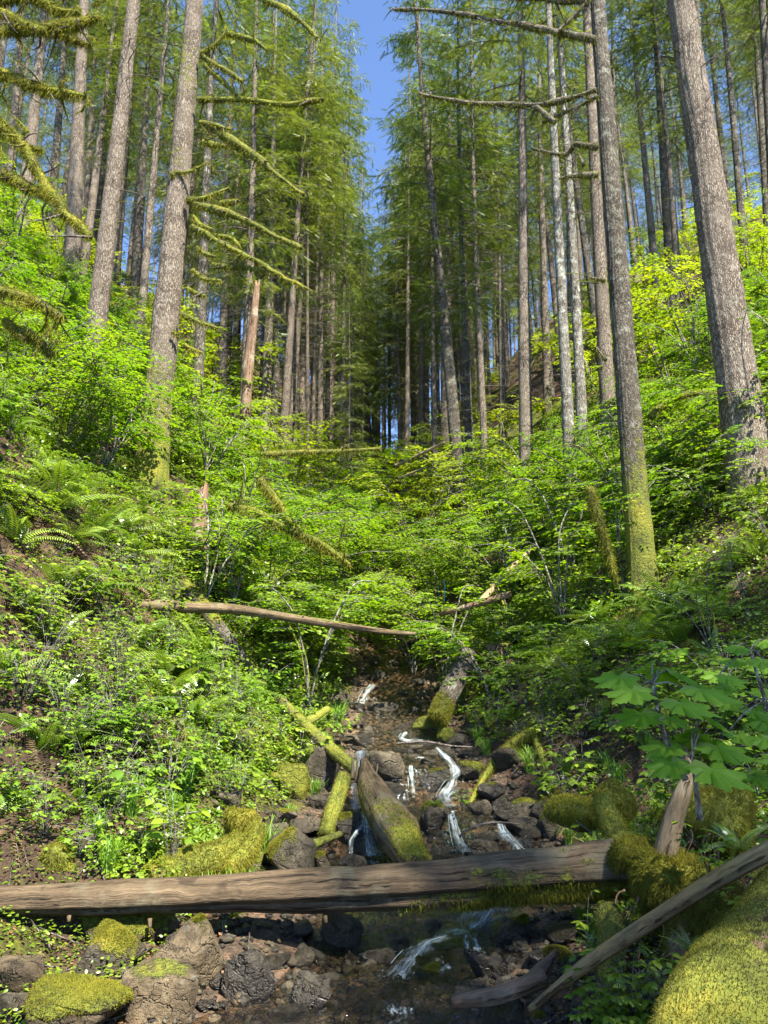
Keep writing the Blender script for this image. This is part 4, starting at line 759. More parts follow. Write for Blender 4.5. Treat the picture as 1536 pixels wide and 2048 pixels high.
# 1 the big fallen log over the creek
pts = [atY(-160, 1812, Yl+.1), atY(60, 1806, Yl), atY(400, 1793, Yl-.05), atY(768, 1778, Yl-.05), atY(1050, 1756, Yl), atY(1265, 1738, Yl+.05)]
rr = np.array([28, 30, 36, 45, 51, 50])*(Yl*1.0)/F*1.0
M['flog'] = m_wood('old dark log wood', (.010, .007, .004), (.060, .041, .022), (.17, .12, .068), (.15, .135, .08), .55)
o, mb = logw('fallen_log', 'large barkless brown log lying across the creek in front, mossy toward its right end', pts, rr, 'flog', seed=12, sides=72, ridge=.02, rough=.09, step=.03, prof=lambda Nm, C, s: 1-.20*np.exp(-((Nm[..., 2]+.28+.12*np.sin(s*1.3))/.16)**2)*(Nm[..., 1] < 0)-.24/(1+np.exp((Nm[..., 2]+.30+.10*np.sin(s*1.3))/.035))+.05*np.sin(s*.9+Nm[..., 2]*2)-.05*np.exp(-((Nm[..., 2]-.55-.2*np.sin(s*.8+1))/.05)**2)*(Nm[..., 1] < 0.3),
     mf=lambda V, nz: np.clip(.62*np.clip((V[:, 0]-.4)/1.6, 0, 1)+.28*(nz < -.22)*(V[:, 0] > -.2)+.50*fn(V, 5, 4, 3)-.75*np.clip(nz-.55, 0, 1)*(V[:, 0] < 1.9), 0, 1))
fuzzobj(mb, o, 15000, .028, .007, 5, 1.0, thr=.38, matl='mossd')
for i, (x, y, l) in enumerate([(300, 1843, 14), (138, 1838, 8), (838, 1778, 6), (650, 1838, 10)]):
    m2 = MB(); p = atY(x, y-6, Yl-.15); tube(m2, [p, p+[.01, -.02, -l*Yl/F]], [.016, .012], 7, .02, .1); link('stub', m2.mesh('stub', M['log']), o)
# 2 the fat mossy trunk in the lower right corner
pts = [np.array([1.06, 1.2, .62]), np.array([1.27, 2.0, .74]), np.array([1.62, 3.1, .93]), np.array([2.15, 4.2, 1.12]), np.array([2.7, 5.2, 1.25])]
CORNER = dict(pts=[atY(1440, 2360, 2.2), atY(1462, 2110, 2.6), atY(1535, 1940, 3.1), atY(1640, 1805, 3.8), atY(1745, 1720, 4.6)], r=[.24, .235, .225, .21, .20])
o, mb = logw('mossy_log', 'fat log thickly carpeted in olive moss filling the lower right corner', CORNER['pts'], CORNER['r'], 'log', sides=80, step=.022, rough=.13, seed=15, mf=lambda V, nz: np.clip(.72+.55*fn(V, 5, 31, 4)+.25*nz, .0, 1))
fuzzobj(mb, o, 75000, .012, .004, 3, .5, thr=.3, matl='mossc')
# 3 the thin pole
o, mb = logw('thin_pole', 'thin peeled yellow-brown pole slanting up to the right edge over the root mass', [atY(1060, 2018, 4.6), atY(1180, 1925, 4.3), atY(1330, 1825, 4.0), atY(1450, 1750, 3.75), atY(1600, 1668, 3.5)], [.016, .033, .037, .038, .040], 'tan', mf=lambda V, nz: .25*fn(V, 6, 3, 3)+.18, sides=18, seed=17, rough=.12, step=.03, ridge=.06, cat='pole')
for i, u in enumerate([.25, .55, .75]):
    p = atY(1060+540*u, 2018-350*u-22, 4.55-1.05*u-.02); m2 = MB(); tube(m2, [p, p+[.01, -.03, .03]], [.012, .005], 6, .02, .1); link('knot', m2.mesh('knot', M['tan']), o)
# 4 the leaning splintered log in the middle of the creek
A = onG(850, 1745, .1); pts = [atY(728, 1522, 9.6), atY(745, 1580, 9.0), atY(785, 1655, 8.1), atY(838, 1735, 7.3)]
o, mb = logw('leaning_log', 'splintered log leaning head-down into the creek, moss along its lower end', pts, [.05, .15, .215, .12], 'log', sides=26, seed=21, rough=.14, ridge=.07, step=.04, mf=lambda V, nz: np.clip(.35+.25*fn(V, 4, 8, 3)+.35*np.clip((8.8-V[:, 1]), 0, 1)*nz, 0, 1))
fuzzobj(mb, o, 7000, .022, .008, 4, .3, thr=.42, matl='moss')
for i in range(6):
    m2 = MB(); p = atY(706+i*9, 1530+6*i, 9.5-.03*i); tube(m2, [p+[0, -.1, -.15], p+[0, 0, .0], p+[-.02+.01*i, .05, .10+.04*(i % 3)]], [.03, .02, .003], 5, .05, .2); link('splinter', m2.mesh('splinter', M['log']), o)
# 5 the mossy post beside it
logw('mossy_stick', 'short thick stick coated in green moss, propped upright left of the leaning log', [atY(650, 1672, 8.7), atY(672, 1605, 9.1), atY(688, 1552, 9.4)], [.075, .085, .08], 'log', moss=.95, fz=3800, L=.02, W=.008, seed=23, sides=14)
# 6
logw('mossy_pole', 'slender mossy pole slanting down to the head of the leaning log', [atY(560, 1400, 12.4), atY(620, 1460, 11.2), atY(718, 1545, 10.1)], [.07, .085, .08], 'log', seed=25, fz=2500, L=.02, W=.008, mf=lambda V, nz: np.clip(.3+.5*nz+.3*(11.5-V[:, 1]), 0, 1))
logw('mossy_pole', 'short mossy pole lying just above the slanting pole', [atY(600, 1455, 11.4), atY(655, 1418, 12.2)], [.06, .05], 'log', moss=.8, seed=26)
logw('mossy_pole', 'thin mossy stick between the mossy post and the olive boulder', [atY(625, 1690, 8.1), atY(680, 1668, 8.5)], [.05, .035], 'log', moss=.7, seed=27, sides=9)
# 7 roots on the right of the creek
logw('mossy_root', 'golden mossy root arching down from the right bank to the creek', [onG(1128, 1440, .05), onG(1095, 1470, .16), onG(1045, 1505, .20), onG(1000, 1535, .16), onG(968, 1572, .10), onG(940, 1612, .03)], [.08, .075, .065, .05, .035, .022], 'log', moss=.8, fz=4500, fm='mossd', L=.045, W=.01, seed=28, droop=1.4)
logw('mossy_root', 'mossy root running beside the golden arching root toward wet stones', [onG(1070, 1490, .12), onG(1090, 1550, .12), onG(1105, 1605, .02)], [.04, .045, .025], 'log', moss=.8, fz=1500, fm='mossd', L=.04, W=.01, seed=29, droop=1.4)
# 8 stub log beside the upper creek
logw('mossy_log', 'bark-covered log end with moss tufts dipping to the upper creek', [atY(935, 1310, 14.0), atY(905, 1370, 13.4), atY(875, 1440, 12.9)], [.17, .19, .15], 'fir2', seed=31, sides=18, fz=3500, L=.05, W=.012, mf=lambda V, nz: np.clip(.15+1.1*np.clip((13.2-V[:, 1])*2, 0, 1)+.4*fn(V, 3, 3), 0, 1), droop=.8)
logw('mossy_log', 'mossy log chunk lying on sunlit stones above the creek at right', [atY(880, 1283, 15.5), atY(925, 1278, 15.2), atY(985, 1300, 15.)], [.10, .12, .1], 'log', moss=.8, fz=1800, L=.05, W=.012, seed=32)
# 9 thin fallen trunk across the left and middle
logw('fallen_tree', 'thin brown fallen trunk spanning the gully from the left bank into maple leaves', [atY(262, 1210, 11.4), atY(370, 1214, 11.6), atY(480, 1220, 11.8), atY(620, 1242, 12.1), atY(760, 1262, 12.4), atY(830, 1268, 12.6)], [.10, .09, .075, .06, .045, .03], 'log', seed=33, sides=16, mf=lambda V, nz: .05+.4*nz+.25*fn(V, 3, 3), ridge=.04)
# 10
logw('mossy_log', 'sunlit mossy log sloping down right across the left bank, under the thin trunk', [atY(325, 1125, 14.2), atY(400, 1205, 12.9), atY(440, 1260, 12.3), onG(505, 1345, -.05)], [.12, .125, .12, .11], 'fir2', seed=34, fz=2600, L=.03, W=.01, mf=lambda V, nz: .2+.6*nz+.25*fn(V, 3, 3))
# 11
logw('bare_pole', 'smooth reddish pole jutting over the creek from the right bank', [atY(880, 1228, 15.2), atY(940, 1212, 14.9), atY(1022, 1188, 14.6)], [.06, .065, .06], 'rot', seed=35, sides=10, cat='pole')
logw('bare_pole', 'grey pole leaning up right behind the reddish pole', [atY(960, 1205, 15.6), atY(1010, 1150, 16), atY(1068, 1092, 16.4)], [.07, .07, .05], 'tan', seed=36, sides=10, cat='pole')
logw('bare_pole', 'pale fallen pole leaning beside the straight middle fir', [atY(790, 932, 27), atY(890, 885, 26)], [.07, .05], 'grey', seed=37, sides=10, cat='pole')
logw('bare_pole', 'lower pale fallen pole under the first beside the middle fir', [atY(795, 958, 26), atY(850, 935, 25.5)], [.05, .04], 'grey', seed=38, sides=10, cat='pole')
logw('rotten_log', 'dark red rotten log chunk behind the charred stump on the left', [atY(1000, 1222, 14.6), atY(1020, 1190, 14.8)], [.08, .05], 'rot', seed=39, sides=10) if False else None
# 12 rotten chunk at the bottom, right of the pool
logw('rotten_wood', 'crumbling brown rotten wood lying on stones right of the pool', [atY(905, 2003, 4.9), atY(1000, 1990, 4.85), atY(1090, 1955, 4.9)], [.028, .045, .055], 'rot', seed=40, ridge=.12, rough=.25, sides=22, mf=lambda V, nz: .3*nz+.4*fn(V, 6, 2), step=.03, cat='wood')
logw('rotten_wood', 'shredded red-brown wood standing between stones and the thin pole', [atY(1045, 1985, 5.0), atY(1090, 1935, 5.1), atY(1112, 1905, 5.2)], [.05, .04, .02], 'rot', seed=41, ridge=.2, rough=.3, sides=22, step=.03, cat='wood')
# 14 grey broken stub
logw('broken_stub', 'upright grey broken stub standing on the root mass under the big leaves', [atY(1332, 1715, 5.7), atY(1350, 1640, 5.65), atY(1366, 1590, 5.6), atY(1378, 1545, 5.6), atY(1372, 1505, 5.6)], [.075, .065, .06, .035, .006], 'grey', seed=42, ridge=.06, rough=.18, sides=18, step=.03, cat='stump')
logw('mossy_root', 'vertical mossy root standing in shade under the fallen log end', [atY(1212, 2060, 4.5), atY(1220, 1960, 4.8), atY(1225, 1880, 5.3), atY(1215, 1830, 5.6)], [.05, .07, .08, .09], 'fir2', moss=.7, fz=2600, L=.02, W=.007, seed=43)
logw('mossy_root', 'golden mossy stub behind the right end of the big log', [atY(1205, 1600, 6.9), atY(1225, 1650, 6.7), atY(1250, 1700, 6.5)], [.09, .10, .12], 'rot', moss=.75, fz=3500, L=.03, W=.008, seed=44)
# 15 the root mass that carries the log
def blob(name, label, cx, cy, Y, w, h, seed, n, L, W, droop, cat='mound', matl='rot', dep=.9, fm='moss', roots=0, ang=7, moss=1.):
    c = atY(cx, cy, Y); k = proj(c)[2]/F; mb = MB(); rock(mb, (0, 0, 0), (w/2*k, w/2*k*dep, h/2*k), seed, moss, ang, 4, rough=.16, rz=0); Mx = Matrix.Translation(Vector(c.tolist()))
    o = thing(name, '', cat, me=mb.mesh(name, M[matl]), M=Mx, label=label); fuzzobj(mb, o, n, L, W, seed, droop, matl=fm); r = np.random.default_rng(seed)
    for j in range(roots):
        a = r.uniform(0, 6.28); p = np.array([math.cos(a)*w/2*k*.8, -abs(math.sin(a))*w/2*k*.9, r.uniform(-.3, .4)*h*k]); e = np.array([math.cos(a)*.6, -.35, -.6])*r.uniform(.15, .4); m2 = MB()
        p[2] = -abs(p[2])*.9; tube(m2, [p, p+e*.4+r.normal(size=3)*.03, p+e*[1, 1, 1.5]], [.008, .006, .002], 6, .03, .2, moss=.35); link('root', m2.mesh('root', M['rot']), o)
    return o, c
ROOT = blob('root_mass', 'shaggy upturned root mass matted with hanging olive moss at the log\'s right end', 1335, 1765, 5.75, 235, 255, 81, 30000, .055, .006, 1.5, 'roots', 'rot', roots=22, fm='mossd', ang=5)
blob('mossy_mound', 'golden-green moss mound topping the right end of the fallen log', 1255, 1712, 5.95, 110, 70, 82, 9000, .03, .006, .8, roots=3)
blob('mossy_mound', 'shaggy dark moss drape below the thin pole near the corner log', 1440, 1840, 5.0, 190, 200, 83, 12000, .06, .006, 1.5, fm='mossd', roots=12)
blob('mossy_mound', 'mossy ledge right of the root mass below the ferns', 1440, 1640, 6.3, 230, 150, 84, 12000, .05, .007, 1.4, fm='mossd', roots=8)
blob('mossy_mound', 'mossy log step with bright tuft above the right end of the log', 1150, 1625, 7.3, 120, 70, 85, 9000, .03, .008, 1.0)
blob('mossy_mound', 'mossy hump between bright step and grey stub on the right bank', 1225, 1600, 7.4, 90, 80, 86, 7000, .03, .008, 1.0)
blob('mossy_mound', 'large draped moss hump on the left bank above the golden moss arms', 312, 1535, 8.7, 100, 150, 87, 12000, .04, .008, 1.4)
blob('mossy_mound', 'low round moss hump under the draped hump on the left bank', 335, 1640, 8.0, 85, 75, 88, 6000, .03, .008, 1.2)
blob('mossy_mound', 'moss hump behind the left part of the fallen log', 112, 1745, 6.7, 150, 130, 89, 9000, .03, .007, 1.0, fm='moss')
blob('mossy_mound', 'glowing golden moss hump nearest the creek on the left bank', 490, 1650, 7.6, 85, 90, 90, 8000, .035, .008, 1.4)
blob('mossy_mound', 'olive moss hump among small plants on the far left bank', 205, 1570, 8.4, 90, 55, 91, 5000, .03, .008, 1.)
blob('mossy_mound', 'moss hump on the left bank under tangled berry stems', 345, 1470, 9.4, 90, 70, 92, 5000, .03, .008, 1.)
o, mb = logw('mossy_root', 'fat golden moss-covered root behind the log\'s left middle', [atY(300, 1765, 6.7), atY(385, 1735, 6.9), atY(440, 1712, 7.0), atY(480, 1680, 7.2)], [.14, .18, .13, .08], 'log', mf=lambda V, nz: np.clip(.8+.5*fn(V, 6, 12, 3), 0, 1), fz=16000, L=.025, W=.007, seed=51, sides=22, rough=.2)
logw('mossy_root', 'golden moss-covered arm curving down from the glowing moss hump', [atY(515, 1655, 7.4), atY(495, 1700, 7.1), atY(455, 1738, 6.9)], [.075, .08, .07], 'log', moss=1., fz=7000, L=.03, W=.007, seed=52, droop=1.4, sides=14)
# ------------------------------------------------------------------ boulders one by one
def boulder(cx, cy, wp, hp, matl, moss, label=None, look='', Y=None, fz=None, ang=10, seed=None, dy=.32, name='boulder', lv=4, dep=.85, rz=None):
    g = hit(cx, cy+hp*dy) if Y is None else None; Yv = float(g[1]) if Y is None else Y; c = atY(cx, cy, Yv); k = proj(c)[2]/F; seed = seed or int(cx*7+cy)
    mb = MB(); rock(mb, (0, 0, 0), (wp/2*k, wp/2*k*dep, hp/2*k*1.12), seed, moss, ang, lv, rz=rz if rz is not None else (seed % 7)*.09-.3)
    o = thing(name, look, 'rock', me=mb.mesh(name, M[matl]), M=Matrix.Translation(Vector(c.tolist())), label=label, group=None if label else 'stones of the creek')
    if moss > .15 and wp > 34: fuzzobj(mb, o, int(fz if fz is not None else min(14000, wp*hp*1.1)), .011+.008*moss, .005, seed, .5, thr=.5)
    return o
BO = [(392, 1912, 190, 195, 'rockt', .34, 'tall brown boulder with mossy shoulders, second row at lower left', 5), (322, 1985, 160, 125, 'rockt', .03, 'angular tan block with flat faces at lower left', 24), (150, 2000, 225, 150, 'rockt', .75, 'broad boulder under thick green moss in the lower left corner', 6),
 (218, 1905, 150, 95, 'rock', .6, 'dark mossy boulder behind the broad green one', 7), (497, 1965, 110, 115, 'rockw', .0, 'wet blue-black boulder at the left edge of the pool', 10), (612, 1992, 105, 105, 'rockw', .12, 'wet dark round boulder in the pool beside the bottom edge', 9),
 (255, 1860, 210, 75, 'rockt', .5, 'sunlit sloping slab with golden moss under the log', 8), (38, 1955, 110, 90, 'rockt', .3, 'brown boulder cut by the left edge near the bottom', 8), (25, 2025, 100, 80, 'rock', .0, 'grey stone in the lower left corner', 10),
 (680, 1870, 92, 100, 'rockw', .08, 'squarish wet brown boulder right under the log', 12), (605, 1857, 66, 56, 'rockw', 0, 'grey wet stone under the log beside pebbles', 9), (590, 1718, 130, 125, 'rock', .28, 'big olive boulder just behind the log, left of the creek', 12),
 (586, 1562, 84, 84, 'rock', .95, 'round stone wholly wrapped in yellow-green moss left of the creek', 7), (560, 1535, 50, 50, 'rock', .9, 'small green moss-capped stone behind the moss-wrapped one', 7), (640, 1540, 88, 95, 'rock', .25, 'dark boulder right of the moss-wrapped stone', 9),
 (570, 1625, 86, 80, 'rock', .35, 'olive rounded stone under the moss-wrapped stone', 8), (612, 1648, 66, 52, 'rock', .1, 'grey-brown stone between olive stones left of the mossy post', 9), (545, 1685, 58, 78, 'rock', .0, 'sharp grey angular stone beside the golden moss root', 22),
 (640, 1728, 58, 54, 'rock', .8, 'small mossy stone touching the big olive boulder', 7), (778, 1532, 92, 98, 'rock', .12, 'large grey boulder between the two main cascades', 12), (868, 1560, 64, 44, 'rockw', .2, 'dark stone wedged beside the right cascade', 9),
 (690, 1655, 84, 62, 'rockw', .3, 'dark stone with moss top between post and left cascade', 9), (862, 1640, 76, 88, 'rock', .75, 'moss-capped stone with small fern plants in the creek middle', 7), (944, 1540, 62, 56, 'rock', .8, 'mossy dark stone right of the right cascade', 8),
 (962, 1702, 80, 66, 'rock', .15, 'blocky brown stone just behind the log, right of the creek', 14), (886, 1706, 58, 34, 'rockw', 0, 'flat wet stone left of the blocky brown one', 10), (1052, 1688, 70, 44, 'rockw', 0, 'shiny wet slab catching light behind the log at right', 18),
 (1042, 1648, 68, 38, 'rock', .1, 'long grey stone at the end of the arching stick', 10), (1056, 1614, 98, 40, 'rock', .25, 'flat-topped grey-green stone on the right side of the creek', 16), (1098, 1655, 60, 70, 'rock', .3, 'brown stone under the mossy log step', 9),
 (735, 1465, 52, 44, 'rock', 0, 'dark grey stone behind the large grey boulder', 9), (700, 1478, 56, 30, 'rock', 0, 'flat stone at the head of the slanting mossy pole', 10), (850, 1450, 52, 44, 'rock', .85, 'mossy stone at the foot of the bark-covered log end', 7), (893, 1472, 48, 42, 'rock', .9, 'tufted golden moss stone right of the upper pool', 7),
 (765, 1418, 66, 34, 'rock', .1, 'flat dark stone under the hanging leaves', 9), (682, 1392, 66, 44, 'rock', .5, 'rounded mossy stone left of the upper cascade', 8), (918, 1482, 50, 38, 'rock', 0, 'brown angular stone right of the golden tufted one', 16), (950, 1440, 48, 44, 'rock', .9, 'shaggy moss ball on the right bank above the creek', 7), (988, 1452, 50, 44, 'rock', .9, 'second shaggy moss ball beside the first on the right bank', 7),
 (972, 1935, 92, 92, 'rockw', .12, 'dark angular boulder right of the lower rapids', 12), (1048, 1855, 104, 62, 'rockw', .3, 'dark mossy-topped boulder beside the cascade under the log', 10), (1038, 1885, 66, 40, 'rockw', .1, 'dark rounded stone below the mossy-topped boulder', 9), (1000, 1940, 44, 60, 'rockw', 0, 'pointed grey stone leaning on the dark angular boulder', 20),
 (868, 1952, 62, 50, 'rockw', .45, 'mossy black stone in the lower rapids', 9), (930, 1990, 70, 50, 'rockw', .1, 'rounded dark stone left of the rotten wood', 9), (1020, 1965, 60, 45, 'rock', .2, 'olive stone above the rotten wood', 9), (1115, 1935, 100, 90, 'rock', .65, 'mossy bank boulder left of the thin pole', 8), (1000, 2032, 80, 60, 'rock', .2, 'brown stone under the rotten wood at the bottom', 14),
 (1080, 2040, 90, 56, 'rock', .6, 'moss-topped stone at the bottom edge near the pole tip', 8), (800, 1890, 74, 50, 'rockw', 0, 'glistening wet reddish stone left of the lower rapids', 12), (920, 1888, 50, 34, 'rockw', 0, 'wet stone in the middle of the cascade under the log', 10), (1125, 1600, 60, 50, 'rock', .5, 'moss-edged stone on the right bank near the roots', 9),
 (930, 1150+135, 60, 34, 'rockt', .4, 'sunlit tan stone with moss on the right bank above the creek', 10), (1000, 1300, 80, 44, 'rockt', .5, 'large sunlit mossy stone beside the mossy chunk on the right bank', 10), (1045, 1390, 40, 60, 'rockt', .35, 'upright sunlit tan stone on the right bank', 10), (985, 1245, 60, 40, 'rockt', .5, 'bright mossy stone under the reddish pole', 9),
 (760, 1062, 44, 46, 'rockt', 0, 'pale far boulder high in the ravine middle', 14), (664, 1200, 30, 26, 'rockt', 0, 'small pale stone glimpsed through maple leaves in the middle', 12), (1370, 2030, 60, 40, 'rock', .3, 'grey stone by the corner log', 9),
 (1010, 1520, 70, 60, 'rock', .75, 'moss-covered stone beneath the golden arching root', 8), (1085, 1620, 60, 60, 'rock', .6, 'mossy stone next to the root feet at the creek edge', 8), (460, 1600, 60, 50, 'rock', .1, 'brown stone among plants left of the creek', 12), (640, 1605, 60, 40, 'rock', .0, 'grey stone behind the mossy post', 10),
 (980, 1580, 60, 44, 'rockw', .2, 'dark stone at the right end of the middle pool', 9), (735, 1700, 50, 50, 'rockw', .1, 'round black stone parting the left cascade', 8)]
for (cx, cy, wp, hp, ml, mo, lb, ang) in BO: boulder(cx, cy, wp, hp, ml, mo*.85, lb, ang=ang*1.7+4)
# loose stones of the creek bed and its edges
def stones():
    r = np.random.default_rng(17); protos = []
    for k in range(12):
        mb = MB(); rock(mb, (0, 0, 0), (.5, .5*r.uniform(.6, .95), .5*r.uniform(.45, .8)), 700+k, [0, 0, 0, .4, .7, 0][k % 6], r.uniform(14, 34), 3); protos.append((mb.mesh('stone', M[['rockw', 'rock', 'rockw', 'rock', 'rock', 'rockt'][k % 6]]), ['wet black', 'grey', 'wet dark', 'moss-dabbed', 'mossy', 'tan'][k % 6]))
    n = 0
    while n < 300:
        Y = 4.0+16*r.random()**1.6; d = r.normal()*.75; x = xc(Y)+d*(hw(Y)+.25); dd = abs(x-xc(Y))-hw(Y)
        if dd > 1.3: continue
        s = .08+(.26 if Y < 7.5 else .38)*r.random()**1.7
        if abs(x-xc(Y)) < hw(Y)*.55 and r.random() < .2: continue
        px, py, dep = proj([x, Y, float(H(x, Y))]); 
        if py > 2090: continue
        k = int(r.choice([0, 2, 6, 8, 1, 7])) if dd < .1 else int(r.integers(0, 12)); me, w = protos[k]
        Mx = Matrix.LocRotScale(Vector((x, Y, float(H(x, Y))+s*.12)), Quaternion((0, 0, 1), r.uniform(0, 6.28)) @ Quaternion((1, 0, 0), r.normal()*.3), Vector((s, s*r.uniform(.7, 1.1), s*r.uniform(.7, 1.1))))
        thing('stone', ('small ' if s < .11 else 'large ' if s > .2 else '')+w+' stone', 'rock', me=me, M=Mx, group='loose stones along the creek'); n += 1
    mb = MB(); V0, T0 = ico(1); m = 7500; P_ = []
    Y = 4.0+11*r.random(m)**1.3; x = xc(Y)+r.normal(size=m)*.62*(hw(Y)+.2); s = .012+.055*r.random(m)**2.2; z = H(x, Y)+s*.4
    sc = s[:, None]*r.uniform(.6, 1.2, (m, 3))*[1, 1, .7]; V = V0[None]*sc[:, None]*(1+.16*r.normal(size=(m, len(V0), 1)))+np.stack([x, Y, z], -1)[:, None]
    T = (T0[None]+(np.arange(m)*len(V0))[:, None, None]).reshape(-1, 3); mb.add(V.reshape(-1, 3), T); me = mb.mesh('gravel', M['rockw']); me.materials.append(M['rock']); me.materials.append(M['rockt'])
    me.polygons.foreach_set('material_index', np.repeat(r.choice([0, 1, 2], m, p=[.45, .4, .15]), len(T0)).astype(np.int32)); o = link('gravel', me, kind='stuff'); o['label'] = 'small gravel and pebbles strewn along the creek bed'
stones()
# ------------------------------------------------------------------ white water
def fall(pts, w0, w1, label, seed, Ys=None, up=.05):
    path = []
    for i, p in enumerate(pts): q0 = hit(p[0], p[1]) if Ys is None else atY(p[0], p[1], Ys[i]); q0[2] = max(q0[2], float(wz(q0[0], q0[1]))+.015); path.append(q0+np.array([0, 0, up if Ys is None else 0]))
    k = proj(path[0])[2]/F/2*1.25; return cascade(path, w0*k, w1*k, label, seed)
fall([(724, 1505), (720, 1535), (712, 1575), (712, 1622)], 26, 28, 'narrow white cascade running down left of the leaning log', 1, [9.9, 9.7, 9.4, 9.2])
fall([(730, 1628), (734, 1660), (742, 1700), (746, 1740)], 18, 46, 'lower fall of the left cascade spreading beside the leaning log', 2, [8.9, 8.75, 8.5, 8.3])
fall([(730, 1650), (714, 1668), (702, 1690), (700, 1712)], 10, 14, 'thin side spill looping over the round black stone', 12, [8.85, 8.6, 8.4, 8.3])
fall([(872, 1500), (892, 1520), (912, 1548), (896, 1580), (888, 1600), (904, 1622)], 20, 40, 'bright curved right cascade pouring into the middle pool', 3, [10.9, 10.7, 10.5, 10.2, 10.0, 9.8])
fall([(822, 1535), (823, 1560), (826, 1590)], 12, 14, 'faint trickle between grey boulder and the right cascade', 4, [10.6, 10.4, 10.2])
fall([(902, 1632), (908, 1660), (918, 1695), (930, 1712)], 18, 44, 'short fall from the middle pool behind the log', 5, [9.0, 8.85, 8.6, 8.4])
fall([(1000, 1652), (1012, 1675), (1040, 1708)], 26, 44, 'splashing spill beside the shiny wet slab', 6, [8.9, 8.7, 8.3])
fall([(990, 1826), (980, 1842), (966, 1860), (948, 1880)], 105, 90, 'white tumbling cascade seen under the big log', 7, [6.9, 6.75, 6.55, 6.4])
fall([(925, 1868), (880, 1885), (850, 1895), (820, 1925), (790, 1965)], 44, 56, 'broken white rapids running into the lower pool', 8, [6.35, 6.1, 5.95, 5.6, 5.2])
fall([(745, 1372), (732, 1390), (722, 1412)], 22, 18, 'small upper cascade under the hanging maple leaves', 9, [14.8, 14.6, 14.3])
fall([(812, 1468), (806, 1482), (845, 1486)], 14, 20, 'little white riffle at the upper pool lip', 10, [12.3, 12.1, 11.9])
fall([(768, 1080), (775, 1100), (770, 1125)], 16, 12, 'distant thin white fall high in the ravine', 11, [31, 30.6, 30])
fall([(778, 1160), (785, 1185), (780, 1200)], 14, 16, 'pale trickle midway up the ravine behind leaves', 13, [24, 23.6, 23.2])
mb = MB(); tube(mb, [atY(888, 1160, 17), atY(890, 1178, 17), atY(889, 1205, 17)], [.012, .014, .010], 6, .05, .1)
m, nt, o_ = mat('blue ribbon'); n_ = N(nt); principled(n_, o_, (.05, .32, .55), .5); thing('blue_ribbon', '', 'ribbon', me=mb.mesh('ribbon', m), label='thin bright blue ribbon hanging in the dark gap right of the ravine middle', ref=atY(889, 1180, 17))
# stick arching over wet stones
limb('bent_stick', 'thin bent stick arching over the wet stones behind the log', [(920, 1672), (945, 1655), (985, 1645), (1040, 1648)], [8.2, 8.35, 8.5, 8.7], 3, 'twig', 0., 6, cat='stick')
limb('bent_stick', 'long level stick lying across the head of the middle pool', [(795, 1487), (850, 1484), (905, 1492), (945, 1494)], [11.5, 11.4, 11.3, 11.2], 2.5, 'twig', 0., 6, cat='stick', seed=3)
# ------------------------------------------------------------------ ferns, plants, grass
FERNPOS = []
def put(parts, name, look, cat, px, py, s, rz, label=None, group=None, tilt=None):
    g = hit(px, py); FERNPOS.append((g[0], g[1])); place(parts, name, look, cat, g-np.array([0, 0, .02]), rz, s, group, label, tilt); return g
for i, (px, py, k, s, lb) in enumerate([(110, 1020, 1, 1.7, 'big sunlit sword fern highest on the left slope'), (185, 1080, 0, 1.35, 'sword fern right of the highest one on the left slope'), (130, 1200, 1, 1.35, 'tall sword fern under the bare brown patch at left'), (270, 1290, 0, 1.2, 'feathery sword fern just below the left end of the thin fallen trunk'),
    (85, 1500, 1, 1.05, 'long-fronded sword fern on the lower left bank'), (150, 1630, 2, .95, 'blue-green sword fern with spread fronds on the lower left bank'), (1270, 1300, 1, 1.35, 'large glinting sword fern under the slim dark trunk'), (1195, 1310, 0, 1.25, 'sword fern left of the glinting one on the right bank'),
    (1350, 1290, 1, 1.2, 'sword fern between the slim dark trunk and the blackened limb'), (1440, 1240, 0, 1.15, 'arching sword fern right of the blackened limb'), (1290, 1215, 2, .8, 'sword fern at the foot of the slim dark trunk'), (330, 1155, 2, .8, 'small sword fern above the thin fallen trunk')]):
    put(FE[k], 'sword_fern', '', 'fern', px, py, s, i*1.1, lb)
def fern_at(px, py, Y, k, s, lb, tilt=None): place(FE[k], 'sword_fern', '', 'fern', atY(px, py, Y), px*.1, s, None, lb, tilt)
fern_at(1475, 1700, 5.9, 2, .55, 'shaded blue-green sword fern right of the root mass', (-.3, -.4)); fern_at(325, 1925, 6.0, 3, .30, 'tiny glowing fern on the brown boulder at lower left'); fern_at(1195, 1905, 5.3, 3, .38, 'soft fern hanging below the log\'s mossy end')
fern_at(870, 1612, 9.0, 3, .28, 'small fern sprouting from the moss-capped creek stone'); fern_at(1380, 1905, 4.7, 3, .35, 'fern frond cluster under the thin pole'); fern_at(1190, 1700, 6.5, 3, .42, 'bright fern behind the right end of the log')
DF = [proto_dead(90), proto_dead(91, 14, .65)]
